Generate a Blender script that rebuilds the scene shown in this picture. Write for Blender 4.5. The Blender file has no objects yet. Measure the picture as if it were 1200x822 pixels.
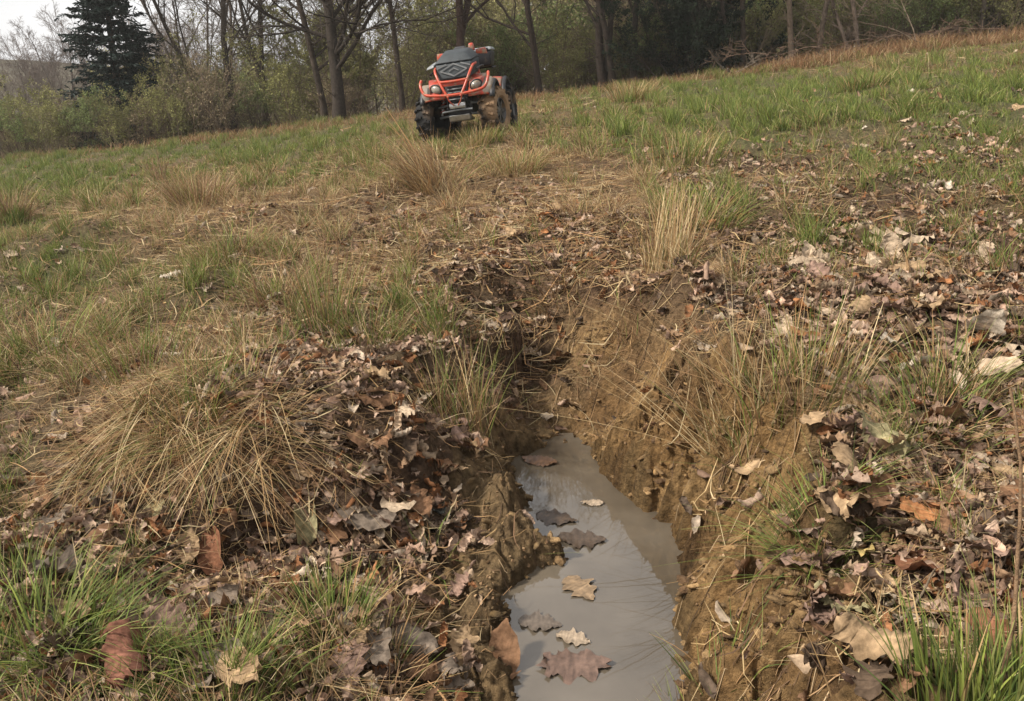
import bpy, bmesh, math, random
import numpy as np
from mathutils import Vector, Matrix, Euler
R = math.radians
random.seed(7)
rng = np.random.default_rng(11)
scn = bpy.context.scene
C = scn.collection

# ------------------------------------------------------------------ camera
PITCH = R(18.3); FPX = 942.0; CAMZ = 1.5
cam_d = bpy.data.cameras.new('camera'); cam = bpy.data.objects.new('camera', cam_d); C.objects.link(cam)
cam.location = (0, 0, CAMZ); cam.rotation_euler = (R(90) - PITCH, 0, 0)
cam_d.sensor_width = 36; cam_d.lens = 36 * FPX / 1200; cam_d.clip_start = 0.05; cam_d.clip_end = 2000
scn.camera = cam

# ------------------------------------------------------------------ world (pale overcast sky) and a soft sun
SUN_EL, SUN_AZ = R(42), R(-104)         # azimuth measured from +Y towards +X : the veiled sun stands to the left, a little behind
w = bpy.data.worlds.new('World'); scn.world = w; w.use_nodes = True
nt = w.node_tree; nt.nodes.clear()
out = nt.nodes.new('ShaderNodeOutputWorld'); bg = nt.nodes.new('ShaderNodeBackground')
sky = nt.nodes.new('ShaderNodeTexSky'); sky.sky_type = 'NISHITA'; sky.sun_disc = False
sky.sun_elevation = SUN_EL; sky.sun_rotation = SUN_AZ; sky.dust_density = 4.0; sky.air_density = 1.0
tc = nt.nodes.new('ShaderNodeTexCoord'); mp = nt.nodes.new('ShaderNodeMapping'); mp.inputs['Scale'].default_value = (1, 1, 3.2)
nz = nt.nodes.new('ShaderNodeTexNoise'); nz.inputs['Scale'].default_value = 2.2; nz.inputs['Detail'].default_value = 6
cr = nt.nodes.new('ShaderNodeValToRGB')
cr.color_ramp.elements[0].position = 0.3; cr.color_ramp.elements[0].color = (5.0, 5.0, 5.05, 1)
cr.color_ramp.elements[1].position = 0.75; cr.color_ramp.elements[1].color = (7.4, 7.3, 7.3, 1)
mx = nt.nodes.new('ShaderNodeMixRGB'); mx.inputs['Fac'].default_value = 0.86
L = nt.links.new
L(tc.outputs['Generated'], mp.inputs['Vector']); L(mp.outputs['Vector'], nz.inputs['Vector']); L(nz.outputs['Fac'], cr.inputs['Fac'])
L(sky.outputs['Color'], mx.inputs['Color1']); L(cr.outputs['Color'], mx.inputs['Color2'])
L(mx.outputs['Color'], bg.inputs['Color']); bg.inputs['Strength'].default_value = 0.098
L(bg.outputs['Background'], out.inputs['Surface'])

sd = bpy.data.lights.new('sun', 'SUN'); sun = bpy.data.objects.new('sun', sd); C.objects.link(sun)
sd.energy = 3.5; sd.angle = R(6); sd.color = (1.0, 0.94, 0.86)
sv = Vector((math.sin(SUN_AZ) * math.cos(SUN_EL), math.cos(SUN_AZ) * math.cos(SUN_EL), math.sin(SUN_EL)))
sun.rotation_euler = sv.to_track_quat('Z', 'Y').to_euler()
scn.view_settings.view_transform = 'Standard'; scn.view_settings.look = 'None'
scn.view_settings.exposure = 0.86; scn.view_settings.gamma = 1
scn.view_settings.use_curve_mapping = False
scn.render.engine = 'CYCLES'; scn.cycles.max_bounces = 5; scn.cycles.diffuse_bounces = 2; scn.cycles.transparent_max_bounces = 6

# ------------------------------------------------------------------ numpy noise
def hash2(ix, iy, s):
    h = (ix.astype(np.int64) * 374761393 + iy.astype(np.int64) * 668265263 + s * 974634777) & 0xffffffff
    h = ((h ^ (h >> 13)) * 1274126177) & 0xffffffff
    h = ((h ^ (h >> 16)) * 2246822519) & 0xffffffff
    return ((h ^ (h >> 15)) & 0xffff) / 65535.0
def vnoise(x, y, s=0):
    x = np.asarray(x, float); y = np.asarray(y, float)
    ix = np.floor(x); iy = np.floor(y); fx = x - ix; fy = y - iy
    fx = fx * fx * (3 - 2 * fx); fy = fy * fy * (3 - 2 * fy)
    a = hash2(ix, iy, s); b = hash2(ix + 1, iy, s); c = hash2(ix, iy + 1, s); d = hash2(ix + 1, iy + 1, s)
    return (a + (b - a) * fx) * (1 - fy) + (c + (d - c) * fx) * fy
def fbm(x, y, s=0, o=4, g=0.5):
    t = 0; a = 1; n = 0
    for k in range(o):
        t = t + a * (vnoise(x * 2 ** k + 17.3 * k, y * 2 ** k + 5.1 * k, s + k) - .5); n += a; a *= g
    return t / n * 2
def sstep(a, b, x):
    t = np.clip((x - a) / (b - a), 0, 1); return t * t * (3 - 2 * t)

# ------------------------------------------------------------------ picture <-> place
cp, sp_ = math.cos(PITCH), math.sin(PITCH)
def ray(u, v):
    X = (u - 600) / FPX; Y = (411 - v) / FPX
    return np.array([X, cp + Y * sp_, -sp_ + Y * cp])
def project(x, y, z):
    dz = z - CAMZ
    dep = y * cp - dz * sp_; up = y * sp_ + dz * cp
    dep = np.maximum(dep, 1e-3)
    return 600 + FPX * x / dep, 411 - FPX * up / dep
def on_z(u, v, z=0.0):
    r = ray(u, v); t = (z - CAMZ) / r[2]; return r[0] * t, r[1] * t

# ------------------------------------------------------------------ terrain
WPX = [(680, 524), (696, 540), (712, 562), (732, 578), (752, 596), (774, 618), (790, 645), (796, 672), (799, 705), (793, 735), (797, 770), (802, 830), (808, 900), (800, 1000), (770, 1060),
       (640, 1050), (600, 960), (597, 880), (603, 822), (598, 775), (592, 735), (600, 700), (625, 680), (650, 668), (658, 655), (652, 645), (630, 637), (622, 620), (626, 600), (612, 575), (609, 556), (617, 538), (634, 527), (658, 522)]
WP = np.array([on_z(u, v) for u, v in WPX])
def poly_sd(x, y):
    """signed distance to the water outline (positive outside) and the arc position of the nearest edge point"""
    best = np.full(x.shape, 1e9); arc = np.zeros(x.shape); inside = np.zeros(x.shape, bool); acc = 0; n = len(WP)
    ex = np.zeros(x.shape)
    for i in range(n):
        ax, ay = WP[i]; bx, by = WP[(i + 1) % n]
        dx, dy = bx - ax, by - ay; l2 = dx * dx + dy * dy; l = math.sqrt(l2)
        t = np.clip(((x - ax) * dx + (y - ay) * dy) / l2, 0, 1)
        qx = ax + t * dx; qy = ay + t * dy
        d = np.hypot(x - qx, y - qy); m = d < best
        best = np.where(m, d, best); arc = np.where(m, acc + t * l, arc); ex = np.where(m, x - qx, ex)
        c = ((ay > y) != (by > y)) & (x < (bx - ax) * (y - ay) / (by - ay + 1e-12) + ax)
        inside ^= c; acc += l
    return np.where(inside, -best, best), arc
GY = [-30, 0, 2, 3, 4, 6, 8, 12, 16, 20, 22, 27, 40, 80, 200]
GZ = [0.0, .25, .37, .43, .50, .60, .68, .83, .98, 1.12, 1.15, .95, .2, -1.5, -4]
gy_f = np.linspace(-30, 200, 2301); gz_f = np.interp(gy_f, GY, GZ)
k_ = np.hanning(31); k_ /= k_.sum(); gz_s = np.convolve(np.pad(gz_f, 15, mode='edge'), k_, mode='valid')
GUL = [(*on_z(u, v, z), z) for u, v, z in ((668, 520, -.02), (640, 492, .03), (618, 455, .10), (604, 425, .18), (598, 398, .28), (610, 372, .44))]
def H(x, y, detail=True):
    x = np.asarray(x, float); y = np.asarray(y, float)
    base = np.interp(y, gy_f, gz_s) + 0.12 * 45 * np.tanh(x / 45)
    base = base + 0.05 * fbm(x * .35, y * .35, 3, 3) * sstep(3, 8, y) * 2
    near = 1 - sstep(9, 16, y)
    base = base + near * (0.075 * fbm(x * 1.7, y * 1.7, 21, 3) + .03 * fbm(x * 4, y * 4, 33, 3)) + 0.035 * fbm(x * 3.5, y * 3.5, 31, 3) * sstep(0, 1, 1.2 - sstep(14, 24, y))
    if not detail: return base
    # low wet ground before the left hummock
    edge = 2.42 + 0.16 * fbm(x * 1.3, y * .5, 41, 2) + 0.10 * np.sin(x * 3.1)
    low = (1 - sstep(edge - .20, edge + .16, y)) * (1 - sstep(-.20, .10, x)) * sstep(-9, -3, x)
    base = base * (1 - low) + low * (0.13 + 0.05 * fbm(x * 3, y * 3, 47, 3) + .03 * np.maximum(0, -x - 1.2))
    # hummocks
    for hx, hy, r_, a in ((-1.12, 2.86, .42, .20), (-.62, 2.72, .30, .12), (-.28, 3.15, .30, .07), (-.25, 4.3, .5, .07), (.78, 3.35, .28, .07), (1.5, 2.7, .4, .07), (.95, 4.9, .5, .08), (-2.3, 6.5, .6, .14), (-.95, 7.4, .55, .12), (-3.6, 6.6, .7, .15), (.2, 5.3, .5, .10), (1.8, 5.2, .6, .08), (1.05, 1.75, .22, .06), (*on_z(335, 612, .15), .13, -.16), (*on_z(255, 640, .15), .11, -.12), (*on_z(1040, 668, .42), .10, -.14), (*on_z(1100, 745, .42), .10, -.10), (*on_z(430, 560, .2), .12, -.08), (*on_z(905, 655, .3), .10, -.08)):
        base = base + a * np.exp(-((x - hx) ** 2 + (y - hy) ** 2) / (r_ * r_))
    m = (y > -1) & (y < 6) & (np.abs(x) < 3)
    if m.any():
        xm, ym, bm_ = x[m], y[m], base[m]
        xw = xm + .045 * fbm(xm * 6, ym * 6, 51, 5, .62); yw = ym + .045 * fbm(xm * 6, ym * 6, 61, 5, .62)
        d, arc = poly_sd(xw, yw)
        right = sstep(-.05, .12, xm - np.interp(ym, [1, 2, 2.6, 3.2, 3.6], [.22, .18, .15, .15, .12]))
        wid = .46 * right + (.62 + .14 * np.sin(ym * 9)) * (1 - right) + .22 * sstep(3.0, 3.5, ym) * right
        t = np.clip(d / wid, 0, 1)
        prof_r = 1 - (1 - t) ** 1.9
        prof_l = .45 * sstep(0, .22, t) + .55 * sstep(.3, 1, t)
        pr = prof_r * right + prof_l * (1 - right)
        hb = bm_ * pr
        bank = (1 - sstep(.75, 1.15, d / wid)) * sstep(0, .025, d)
        # runnels down the cut face
        aw = arc + .03 * fbm(xm * 9, ym * 9, 71, 2)
        st = np.abs(vnoise(aw * 15, d * 2.6, 81) - .5) * 2 + .6 * np.abs(vnoise(aw * 38, d * 4, 82) - .5) * 2
        hb = hb + bank * (right * (.17 * (st - .55)) + .055 * fbm(xm * 12, ym * 12, 91, 4) + .028 * fbm(xm * 34, ym * 34, 95, 3) - .030 * (1 - sstep(0, .10, np.abs(fbm(xm * 7 + ym * 3, ym * 6, 93, 3)))) - .03 * sstep(.25, .6, fbm(xm * 8, ym * 8, 97, 3)))
        # shallow steps and slumps
        hb = hb + bank * .03 * fbm(xm * 4, ym * 4, 99, 2) * (right + .6)
        hin = np.maximum(-.09, d * .9) - .012
        hb = np.where(d < 0, hin, hb - .012 * (1 - sstep(0, .03, d)))
        # the gully climbing from the head of the puddle
        G = GUL; dm = np.full(xm.shape, 9.); zl = np.zeros(xm.shape)
        for (ax, ay, az), (bx, by, bz) in zip(G[:-1], G[1:]):
            dx, dy = bx - ax, by - ay; tt = np.clip(((xw - ax) * dx + (yw - ay) * dy) / (dx * dx + dy * dy), 0, 1)
            dd = np.hypot(xw - ax - tt * dx, yw - ay - tt * dy); mm = dd < dm
            dm = np.where(mm, dd, dm); zl = np.where(mm, az + tt * (bz - az), zl)
        cut = zl + (dm / .32) ** 2 * .22 + .05 * fbm(xm * 12, ym * 12, 111, 3)
        hb = np.where((cut < hb) & (d > 0), cut + (hb - cut) * sstep(.24, .62, dm), hb)
        base = base.copy(); base[m] = hb
    # clods and fibres everywhere close by
    base = base + (1 - sstep(5, 9, y)) * (.016 * fbm(x * 22, y * 22, 121, 3) + .022 * fbm(x * 8, y * 8, 123, 3))
    return base

def bank_info(x, y):
    d = np.full(x.shape, 9.); m = (y > -1) & (y < 6) & (np.abs(x) < 3)
    if m.any(): d[m] = poly_sd(x[m] + .045 * fbm(x[m] * 6, y[m] * 6, 51, 5, .62), y[m] + .045 * fbm(x[m] * 6, y[m] * 6, 61, 5, .62))[0]
    return d
def on_ground(u, v):
    """where the line of sight of a picture point meets the terrain"""
    r = ray(u, v); t = np.linspace(1.0, 40, 6000)
    z = CAMZ + r[2] * t; h = H(r[0] * t, r[1] * t)
    k = np.argmax(z < h)
    if k == 0: k = len(t) - 1
    return float(r[0] * t[k]), float(r[1] * t[k]), float(h[k])

# ground cover, painted by where it grows (ellipses of cover plus noise)
def ell(u, v, lst):
    o = np.zeros(u.shape)
    for cu, cv, ru, rv, a in lst:
        o = np.maximum(o, a * np.exp(-(((u - cu) / ru) ** 2 + ((v - cv) / rv) ** 2)))
    return o
def zones(x, y, z):
    u, v = project(x, y, z)
    n1 = fbm(x * .9, y * .6, 201, 3); n2 = fbm(x * 2.3, y * 1.7, 211, 4); n3 = fbm(x * 6, y * 5, 221, 3)
    d = bank_info(x, y)
    green = ell(u, v, [(900, 125, 300, 60, 1.15), (1130, 120, 160, 80, 1.0), (1050, 200, 160, 40, .6), (250, 168, 340, 34, 1.1), (40, 205, 160, 45, 1.1), (60, 300, 130, 70, .7), (830, 235, 60, 30, .8), (30, 400, 120, 160, .55), (150, 340, 220, 70, .5),
                       (100, 330, 170, 100, .7), (330, 200, 120, 30, .7), (620, 150, 120, 25, .6), (20, 560, 60, 120, .6), (20, 700, 70, 60, .9), (110, 770, 120, 60, .8), (270, 800, 100, 45, .95), (395, 725, 60, 45, .8), (965, 590, 45, 60, .9), (1140, 810, 90, 40, .95), (1000, 280, 130, 40, .55),
                       (430, 370, 120, 60, .5), (700, 170, 160, 30, .5), (1180, 230, 70, 60, .5), (560, 165, 90, 20, .6), (1080, 480, 90, 60, .4), (230, 470, 70, 50, .6)])
    green = np.clip(green * 1.02 + .35 * n1 + .45 * n2 + .03, 0, 1)
    straw = ell(u, v, [(540, 220, 260, 75, 1.0), (230, 250, 170, 60, .8), (160, 500, 130, 110, 1.0), (650, 130, 260, 26, .7), (400, 300, 260, 70, .6), (700, 260, 160, 60, .7), (300, 560, 140, 100, .7), (1000, 70, 280, 22, .9), (850, 430, 90, 60, .5), (60, 240, 90, 40, .5)])
    straw = np.clip(straw + .3 * n1 - .3 * n2 + .15, 0, 1)
    leaf = ell(u, v, [(1050, 350, 220, 110, 1.0), (1120, 600, 160, 220, 1.0), (620, 295, 200, 60, 1.0), (850, 290, 120, 60, .7), (420, 600, 170, 220, .9), (430, 450, 150, 60, .8), (120, 700, 200, 130, .7), (900, 220, 130, 45, .6), (1130, 190, 120, 60, .55), (620, 400, 60, 60, .6)])
    leaf = np.clip(leaf + .3 * n2 + .1, 0, 1)
    mud = np.maximum(1 - sstep(.28, .50, d + .10 * n3), ell(u, v, [(690, 400, 60, 60, 1.0), (760, 450, 80, 90, .9), (900, 560, 50, 70, .5), (880, 740, 90, 90, .9)]) * (1 - sstep(.5, .9, d)))
    left = (x < np.interp(y, [1, 2, 2.6, 3.2, 3.6], [.25, .2, .15, .1, .1]))
    mud = np.where(left & (d > .26 + .1 * n3), mud * .25, mud)
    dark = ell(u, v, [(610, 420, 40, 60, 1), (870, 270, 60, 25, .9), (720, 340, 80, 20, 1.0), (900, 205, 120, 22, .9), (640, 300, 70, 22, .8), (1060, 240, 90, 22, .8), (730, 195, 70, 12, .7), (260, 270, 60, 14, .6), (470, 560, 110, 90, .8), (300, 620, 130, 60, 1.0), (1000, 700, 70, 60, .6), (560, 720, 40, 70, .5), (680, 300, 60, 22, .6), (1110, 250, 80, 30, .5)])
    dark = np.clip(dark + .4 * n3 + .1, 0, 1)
    return dict(green=green, straw=straw, leaf=leaf, mud=np.clip(mud, 0, 1), dark=dark, d=d, u=u, v=v, n1=n1, n2=n2, n3=n3)
def mixc(a, b, t): return a * (1 - t[:, None]) + np.asarray(b)[None, :] * t[:, None]

# ------------------------------------------------------------------ materials
def nodemat(name, rough=.8, spec=.2, colattr=True, base=(.5, .5, .5), noise=None, bump=None, trans=0, metal=0, coat=0):
    m = bpy.data.materials.new(name); m.use_nodes = True; n = m.node_tree; b = n.nodes['Principled BSDF']
    b.inputs['Roughness'].default_value = rough; b.inputs['Specular IOR Level'].default_value = spec
    b.inputs['Metallic'].default_value = metal; b.inputs['Coat Weight'].default_value = coat
    if colattr:
        a = n.nodes.new('ShaderNodeAttribute'); a.attribute_name = 'Col'; src = a.outputs['Color']
    else:
        a = n.nodes.new('ShaderNodeRGB'); a.outputs[0].default_value = (*base, 1); src = a.outputs[0]
    co = n.nodes.new('ShaderNodeTexCoord')
    if noise:
        sc, lo, hi = noise[:3]
        t = n.nodes.new('ShaderNodeTexNoise'); t.inputs['Scale'].default_value = sc; t.inputs['Detail'].default_value = 8; t.inputs['Roughness'].default_value = .65
        n.links.new(co.outputs['Object'], t.inputs['Vector'])
        r = n.nodes.new('ShaderNodeMapRange'); r.inputs['From Min'].default_value = .3; r.inputs['From Max'].default_value = .7
        r.inputs['To Min'].default_value = lo; r.inputs['To Max'].default_value = hi; n.links.new(t.outputs['Fac'], r.inputs['Value'])
        v = n.nodes.new('ShaderNodeVectorMath'); v.operation = 'SCALE'
        n.links.new(src, v.inputs[0]); n.links.new(r.outputs['Result'], v.inputs['Scale']); src = v.outputs[0]
    if noise and len(noise) > 3:       # a second colour (dried mud, dirt) in patches
        t2 = n.nodes.new('ShaderNodeTexNoise'); t2.inputs['Scale'].default_value = noise[3]; t2.inputs['Detail'].default_value = 7
        n.links.new(co.outputs['Object'], t2.inputs['Vector'])
        r2 = n.nodes.new('ShaderNodeMapRange'); r2.inputs['From Min'].default_value = noise[4]; r2.inputs['From Max'].default_value = noise[4] + .15
        n.links.new(t2.outputs['Fac'], r2.inputs['Value'])
        mm = n.nodes.new('ShaderNodeMixRGB'); mm.inputs['Color2'].default_value = (*noise[5], 1)
        n.links.new(r2.outputs['Result'], mm.inputs['Fac']); n.links.new(src, mm.inputs['Color1']); src = mm.outputs[0]
    n.links.new(src, b.inputs['Base Color'])
    if bump:
        sc, dist, st = bump
        t = n.nodes.new('ShaderNodeTexNoise'); t.inputs['Scale'].default_value = sc; t.inputs['Detail'].default_value = 10; t.inputs['Roughness'].default_value = .7
        n.links.new(co.outputs['Object'], t.inputs['Vector'])
        u = n.nodes.new('ShaderNodeBump'); u.inputs['Distance'].default_value = dist; u.inputs['Strength'].default_value = st
        n.links.new(t.outputs['Fac'], u.inputs['Height']); n.links.new(u.outputs['Normal'], b.inputs['Normal'])
    if trans:
        tr = n.nodes.new('ShaderNodeBsdfTranslucent'); n.links.new(src, tr.inputs['Color'])
        ms = n.nodes.new('ShaderNodeMixShader'); ms.inputs['Fac'].default_value = trans
        n.links.new(b.outputs[0], ms.inputs[1]); n.links.new(tr.outputs[0], ms.inputs[2])
        n.links.new(ms.outputs[0], n.nodes['Material Output'].inputs['Surface'])
    return m
M_ground = nodemat('soil_and_turf', .95, .12, noise=(34, .38, 1.65), bump=(48, .06, 1.0))
M_blade = nodemat('grass_blades', .7, .2, trans=.22)
M_leaf = nodemat('dead_leaf', .85, .10, noise=(40, .45, 1.4), bump=(60, .005, .8), trans=.10)
M_wetleaf = nodemat('wet_leaf', .35, .4, noise=(45, .6, 1.35), bump=(70, .002, .5))
M_bark = nodemat('bark', .95, .1, noise=(14, .6, 1.35), bump=(30, .03, .8))
M_twig = nodemat('twigs', .9, .1)
M_fol = nodemat('bush_leaves', .8, .12, trans=.25)
M_needle = nodemat('needles', .7, .2, trans=.05)

# ------------------------------------------------------------------ mesh helpers
def tag(o, label=None, cat=None, group=None, kind=None):
    if label: o['label'] = label
    if cat: o['category'] = cat
    if group: o['group'] = group
    if kind: o['kind'] = kind
    return o
def empty(name, loc=(0, 0, 0), rot=(0, 0, 0)):
    o = bpy.data.objects.new(name, None); o.location = loc; o.rotation_euler = rot; o.empty_display_size = .1; C.objects.link(o); return o
def qmesh(name, V, Q, col=None, mat=None, smooth=True):
    me = bpy.data.meshes.new(name); V = np.asarray(V, np.float32); Q = np.asarray(Q, np.int32)
    me.vertices.add(len(V)); me.vertices.foreach_set('co', V.ravel())
    me.loops.add(Q.size); me.loops.foreach_set('vertex_index', Q.ravel())
    me.polygons.add(len(Q)); me.polygons.foreach_set('loop_start', np.arange(0, Q.size, Q.shape[1], dtype=np.int32))
    me.polygons.foreach_set('use_smooth', np.full(len(Q), smooth))
    me.update(calc_edges=True)
    if col is not None:
        a = me.color_attributes.new('Col', 'FLOAT_COLOR', 'POINT')
        c4 = np.ones((len(V), 4), np.float32); c4[:, :3] = np.clip(col, 0, 1); a.data.foreach_set('color', c4.ravel())
    if mat: me.materials.append(mat)
    return me
def qobj(name, V, Q, col=None, mat=None, smooth=True, parent=None):
    o = bpy.data.objects.new(name, qmesh(name, V, Q, col, mat, smooth)); C.objects.link(o); o.parent = parent; return o
def join(parts):
    Vs, Qs, Cs, n = [], [], [], 0
    for V, Q, c in parts:
        Vs.append(V); Qs.append(Q + n); Cs.append(c); n += len(V)
    return np.vstack(Vs), np.vstack(Qs), np.vstack(Cs)

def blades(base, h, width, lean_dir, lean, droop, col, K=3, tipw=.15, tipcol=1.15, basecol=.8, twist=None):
    """curved strips; arrays of length N"""
    N = len(base); t = np.linspace(0, 1, K + 1)[None, :]
    L_ = np.stack([np.cos(lean_dir), np.sin(lean_dir)], 1)
    hor = (lean[:, None] * t + droop[:, None] * t ** 2) * h[:, None]
    ver = (t * np.cos(np.minimum(lean, 1.4))[:, None] - (droop[:, None] ** 2) * .45 * t ** 2.5) * h[:, None]
    P = base[:, None, :] + np.stack([L_[:, 0:1] * hor, L_[:, 1:2] * hor, ver], 2)
    tw = lean_dir + math.pi / 2 + rng.normal(0, .7, N) if twist is None else twist
    W = np.stack([np.cos(tw), np.sin(tw), np.zeros(N)], 1)
    ww = width[:, None] * (1 - (1 - tipw) * t ** 1.5) * .5
    A = P - W[:, None, :] * ww[:, :, None]; B = P + W[:, None, :] * ww[:, :, None]
    V = np.stack([A, B], 2).reshape(-1, 3)
    i = np.arange(K)[None, :] * 2 + (np.arange(N) * (K + 1) * 2)[:, None]
    Q = np.stack([i, i + 1, i + 3, i + 2], 2).reshape(-1, 4)
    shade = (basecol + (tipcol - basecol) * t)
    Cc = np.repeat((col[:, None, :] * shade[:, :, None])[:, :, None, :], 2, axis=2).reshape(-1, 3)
    return V, Q, Cc
def tubes(P, Rr, n=4, col=None):
    """P (N,K,3), Rr (N,K)"""
    N, K, _ = P.shape
    T = np.gradient(P, axis=1); T /= np.linalg.norm(T, axis=2, keepdims=True) + 1e-9
    mean = T.mean(1); ref = np.where(np.abs(mean[:, 2:3]) > .8, np.array([[1., 0, 0]]), np.array([[0, 0, 1.]]))
    U = np.cross(T, ref[:, None, :]); U /= np.linalg.norm(U, axis=2, keepdims=True) + 1e-9
    W = np.cross(T, U); a = np.arange(n) * 2 * math.pi / n
    V = P[:, :, None, :] + Rr[:, :, None, None] * (np.cos(a)[None, None, :, None] * U[:, :, None, :] + np.sin(a)[None, None, :, None] * W[:, :, None, :])
    V = V.reshape(-1, 3)
    b = (np.arange(N) * K * n)[:, None, None] + (np.arange(K - 1) * n)[None, :, None]
    j = np.arange(n)[None, None, :]; j2 = (j + 1) % n
    Q = np.stack([b + j, b + j2, b + n + j2, b + n + j], 3).reshape(-1, 4)
    if col is None: Cc = np.ones((len(V), 3)) * .2
    else:
        Cc = np.repeat(np.asarray(col)[:, None, :], K * n, axis=1).reshape(-1, 3) if np.ndim(col) == 2 else np.tile(np.asarray(col)[None, :], (len(V), 1))
    return V, Q, Cc

GREEN = np.array([[.125, .165, .034], [.175, .20, .04], [.085, .12, .03], [.20, .21, .065]])
STRAW = np.array([[.36, .24, .11], [.43, .31, .155], [.29, .18, .08], [.35, .205, .095], [.50, .39, .22]])
BROWN = np.array([[.19, .115, .065], [.14, .085, .05], [.25, .145, .08]])
LEAFC = np.array([[.27, .17, .10], [.34, .245, .16], [.20, .115, .065], [.24, .11, .05], [.15, .095, .065], [.42, .33, .24], [.11, .078, .055], [.36, .235, .165], [.25, .165, .115], [.40, .28, .20]])

# ------------------------------------------------------------------ ground
ys = [-30, -20, -12, -7, -4, -2, -1, -.4, 0, .3, .6, .8]
yv = .95
while yv < 6: ys.append(yv); yv += .0045 * yv
while yv < 26: ys.append(yv); yv += .009 * yv
while yv < 180: ys.append(yv); yv += .06 * yv
ys.append(260)
ys = np.array(ys); NX = 720
ti = np.linspace(-1, 1, NX); tx = np.sign(ti) * (np.abs(ti) * .72 + .28 * np.abs(ti) ** 5)
wy = np.where(ys > 0, .80 * np.abs(ys) + 1.0, 1.0 + 1.5 * np.abs(ys)); wy = np.where(ys > 24, wy + (ys - 24) * 1.2, wy)
X = tx[None, :] * wy[:, None]
ext_ = np.array([.6, 1.6, 3.2, 6, 10, 17, 30, 60, 110]); X = np.concatenate([X[:, :1] - ext_[::-1][None], X, X[:, -1:] + ext_[None]], 1); NX = X.shape[1]; Y = np.repeat(ys[:, None], NX, 1)
xf, yf = X.ravel(), Y.ravel(); zf = H(xf, yf)
Z_ = zones(xf, yf, zf)
soil = np.tile(np.array([.16, .108, .068]), (len(xf), 1))
soil = mixc(soil, (.095, .10, .04), np.clip(Z_['green'] * 1.1 - .1, 0, 1) * .85)
soil = mixc(soil, (.20, .13, .07), np.clip(Z_['straw'] - .2, 0, 1) * .75)
soil = mixc(soil, (.17, .105, .065), np.clip(Z_['leaf'] - .3, 0, 1) * .5)
och = np.tile(np.array([.32, .19, .078]), (len(xf), 1))
och = mixc(och, (.13, .075, .036), np.clip(.45 + 1.1 * Z_['n3'], 0, 1) * .8)
och = mixc(och, (.42, .275, .125), np.clip(.2 + 1.6 * fbm(xf * 13, yf * 13, 301, 3), 0, 1) * .6)
# left bank mud is browner
lft = (1 - sstep(.0, .3, xf - np.interp(yf, [1, 2, 2.6, 3.2, 3.6], [.25, .2, .15, .1, .1])))
och = mixc(och, (.19, .14, .08), lft * .6)
mm_ = Z_['mud'][:, None]; soil = soil * (1 - mm_) + och * mm_
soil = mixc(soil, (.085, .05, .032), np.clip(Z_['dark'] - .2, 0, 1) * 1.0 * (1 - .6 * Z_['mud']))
wet = (1 - sstep(.01, .07 + .05 * Z_['n3'], Z_['d'])); soil = soil * (1 - .5 * wet[:, None])
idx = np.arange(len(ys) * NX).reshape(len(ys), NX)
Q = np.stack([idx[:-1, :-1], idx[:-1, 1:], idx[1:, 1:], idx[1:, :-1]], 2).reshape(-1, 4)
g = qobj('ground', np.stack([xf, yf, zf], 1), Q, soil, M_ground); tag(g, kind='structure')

# water in the rut
M_water = bpy.data.materials.new('muddy_water'); M_water.use_nodes = True
n = M_water.node_tree; b = n.nodes['Principled BSDF']
b.inputs['Roughness'].default_value = .02; b.inputs['IOR'].default_value = 1.75
t = n.nodes.new('ShaderNodeTexNoise'); t.inputs['Scale'].default_value = 3.5; t.inputs['Detail'].default_value = 5
r = n.nodes.new('ShaderNodeValToRGB'); r.color_ramp.elements[0].color = (.078, .062, .043, 1); r.color_ramp.elements[1].color = (.125, .102, .074, 1)
r.color_ramp.elements[0].position = .35; r.color_ramp.elements[1].position = .65
co = n.nodes.new('ShaderNodeTexCoord'); n.links.new(co.outputs['Object'], t.inputs['Vector']); n.links.new(t.outputs['Fac'], r.inputs['Fac']); n.links.new(r.outputs['Color'], b.inputs['Base Color'])
t2 = n.nodes.new('ShaderNodeTexNoise'); t2.inputs['Scale'].default_value = 9; t2.inputs['Detail'].default_value = 2
u_ = n.nodes.new('ShaderNodeBump'); u_.inputs['Distance'].default_value = .0015; u_.inputs['Strength'].default_value = .15
n.links.new(co.outputs['Object'], t2.inputs['Vector']); n.links.new(t2.outputs['Fac'], u_.inputs['Height']); n.links.new(u_.outputs['Normal'], b.inputs['Normal'])
gx = np.linspace(-.6, 1.2, 40); gyy = np.linspace(.6, 3.6, 60); XX, YY = np.meshgrid(gx, gyy); I = np.arange(2400).reshape(60, 40)
wv = np.stack([XX.ravel(), YY.ravel(), np.zeros(2400)], 1); wq = np.stack([I[:-1, :-1], I[:-1, 1:], I[1:, 1:], I[1:, :-1]], 2).reshape(-1, 4)
cx_, cy_ = wv[wq].mean(1)[:, 0], wv[wq].mean(1)[:, 1]; keep = poly_sd(cx_, cy_)[0] < .12
o = qobj('puddle_water', wv, wq[keep], None, M_water); tag(o, kind='structure')

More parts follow.
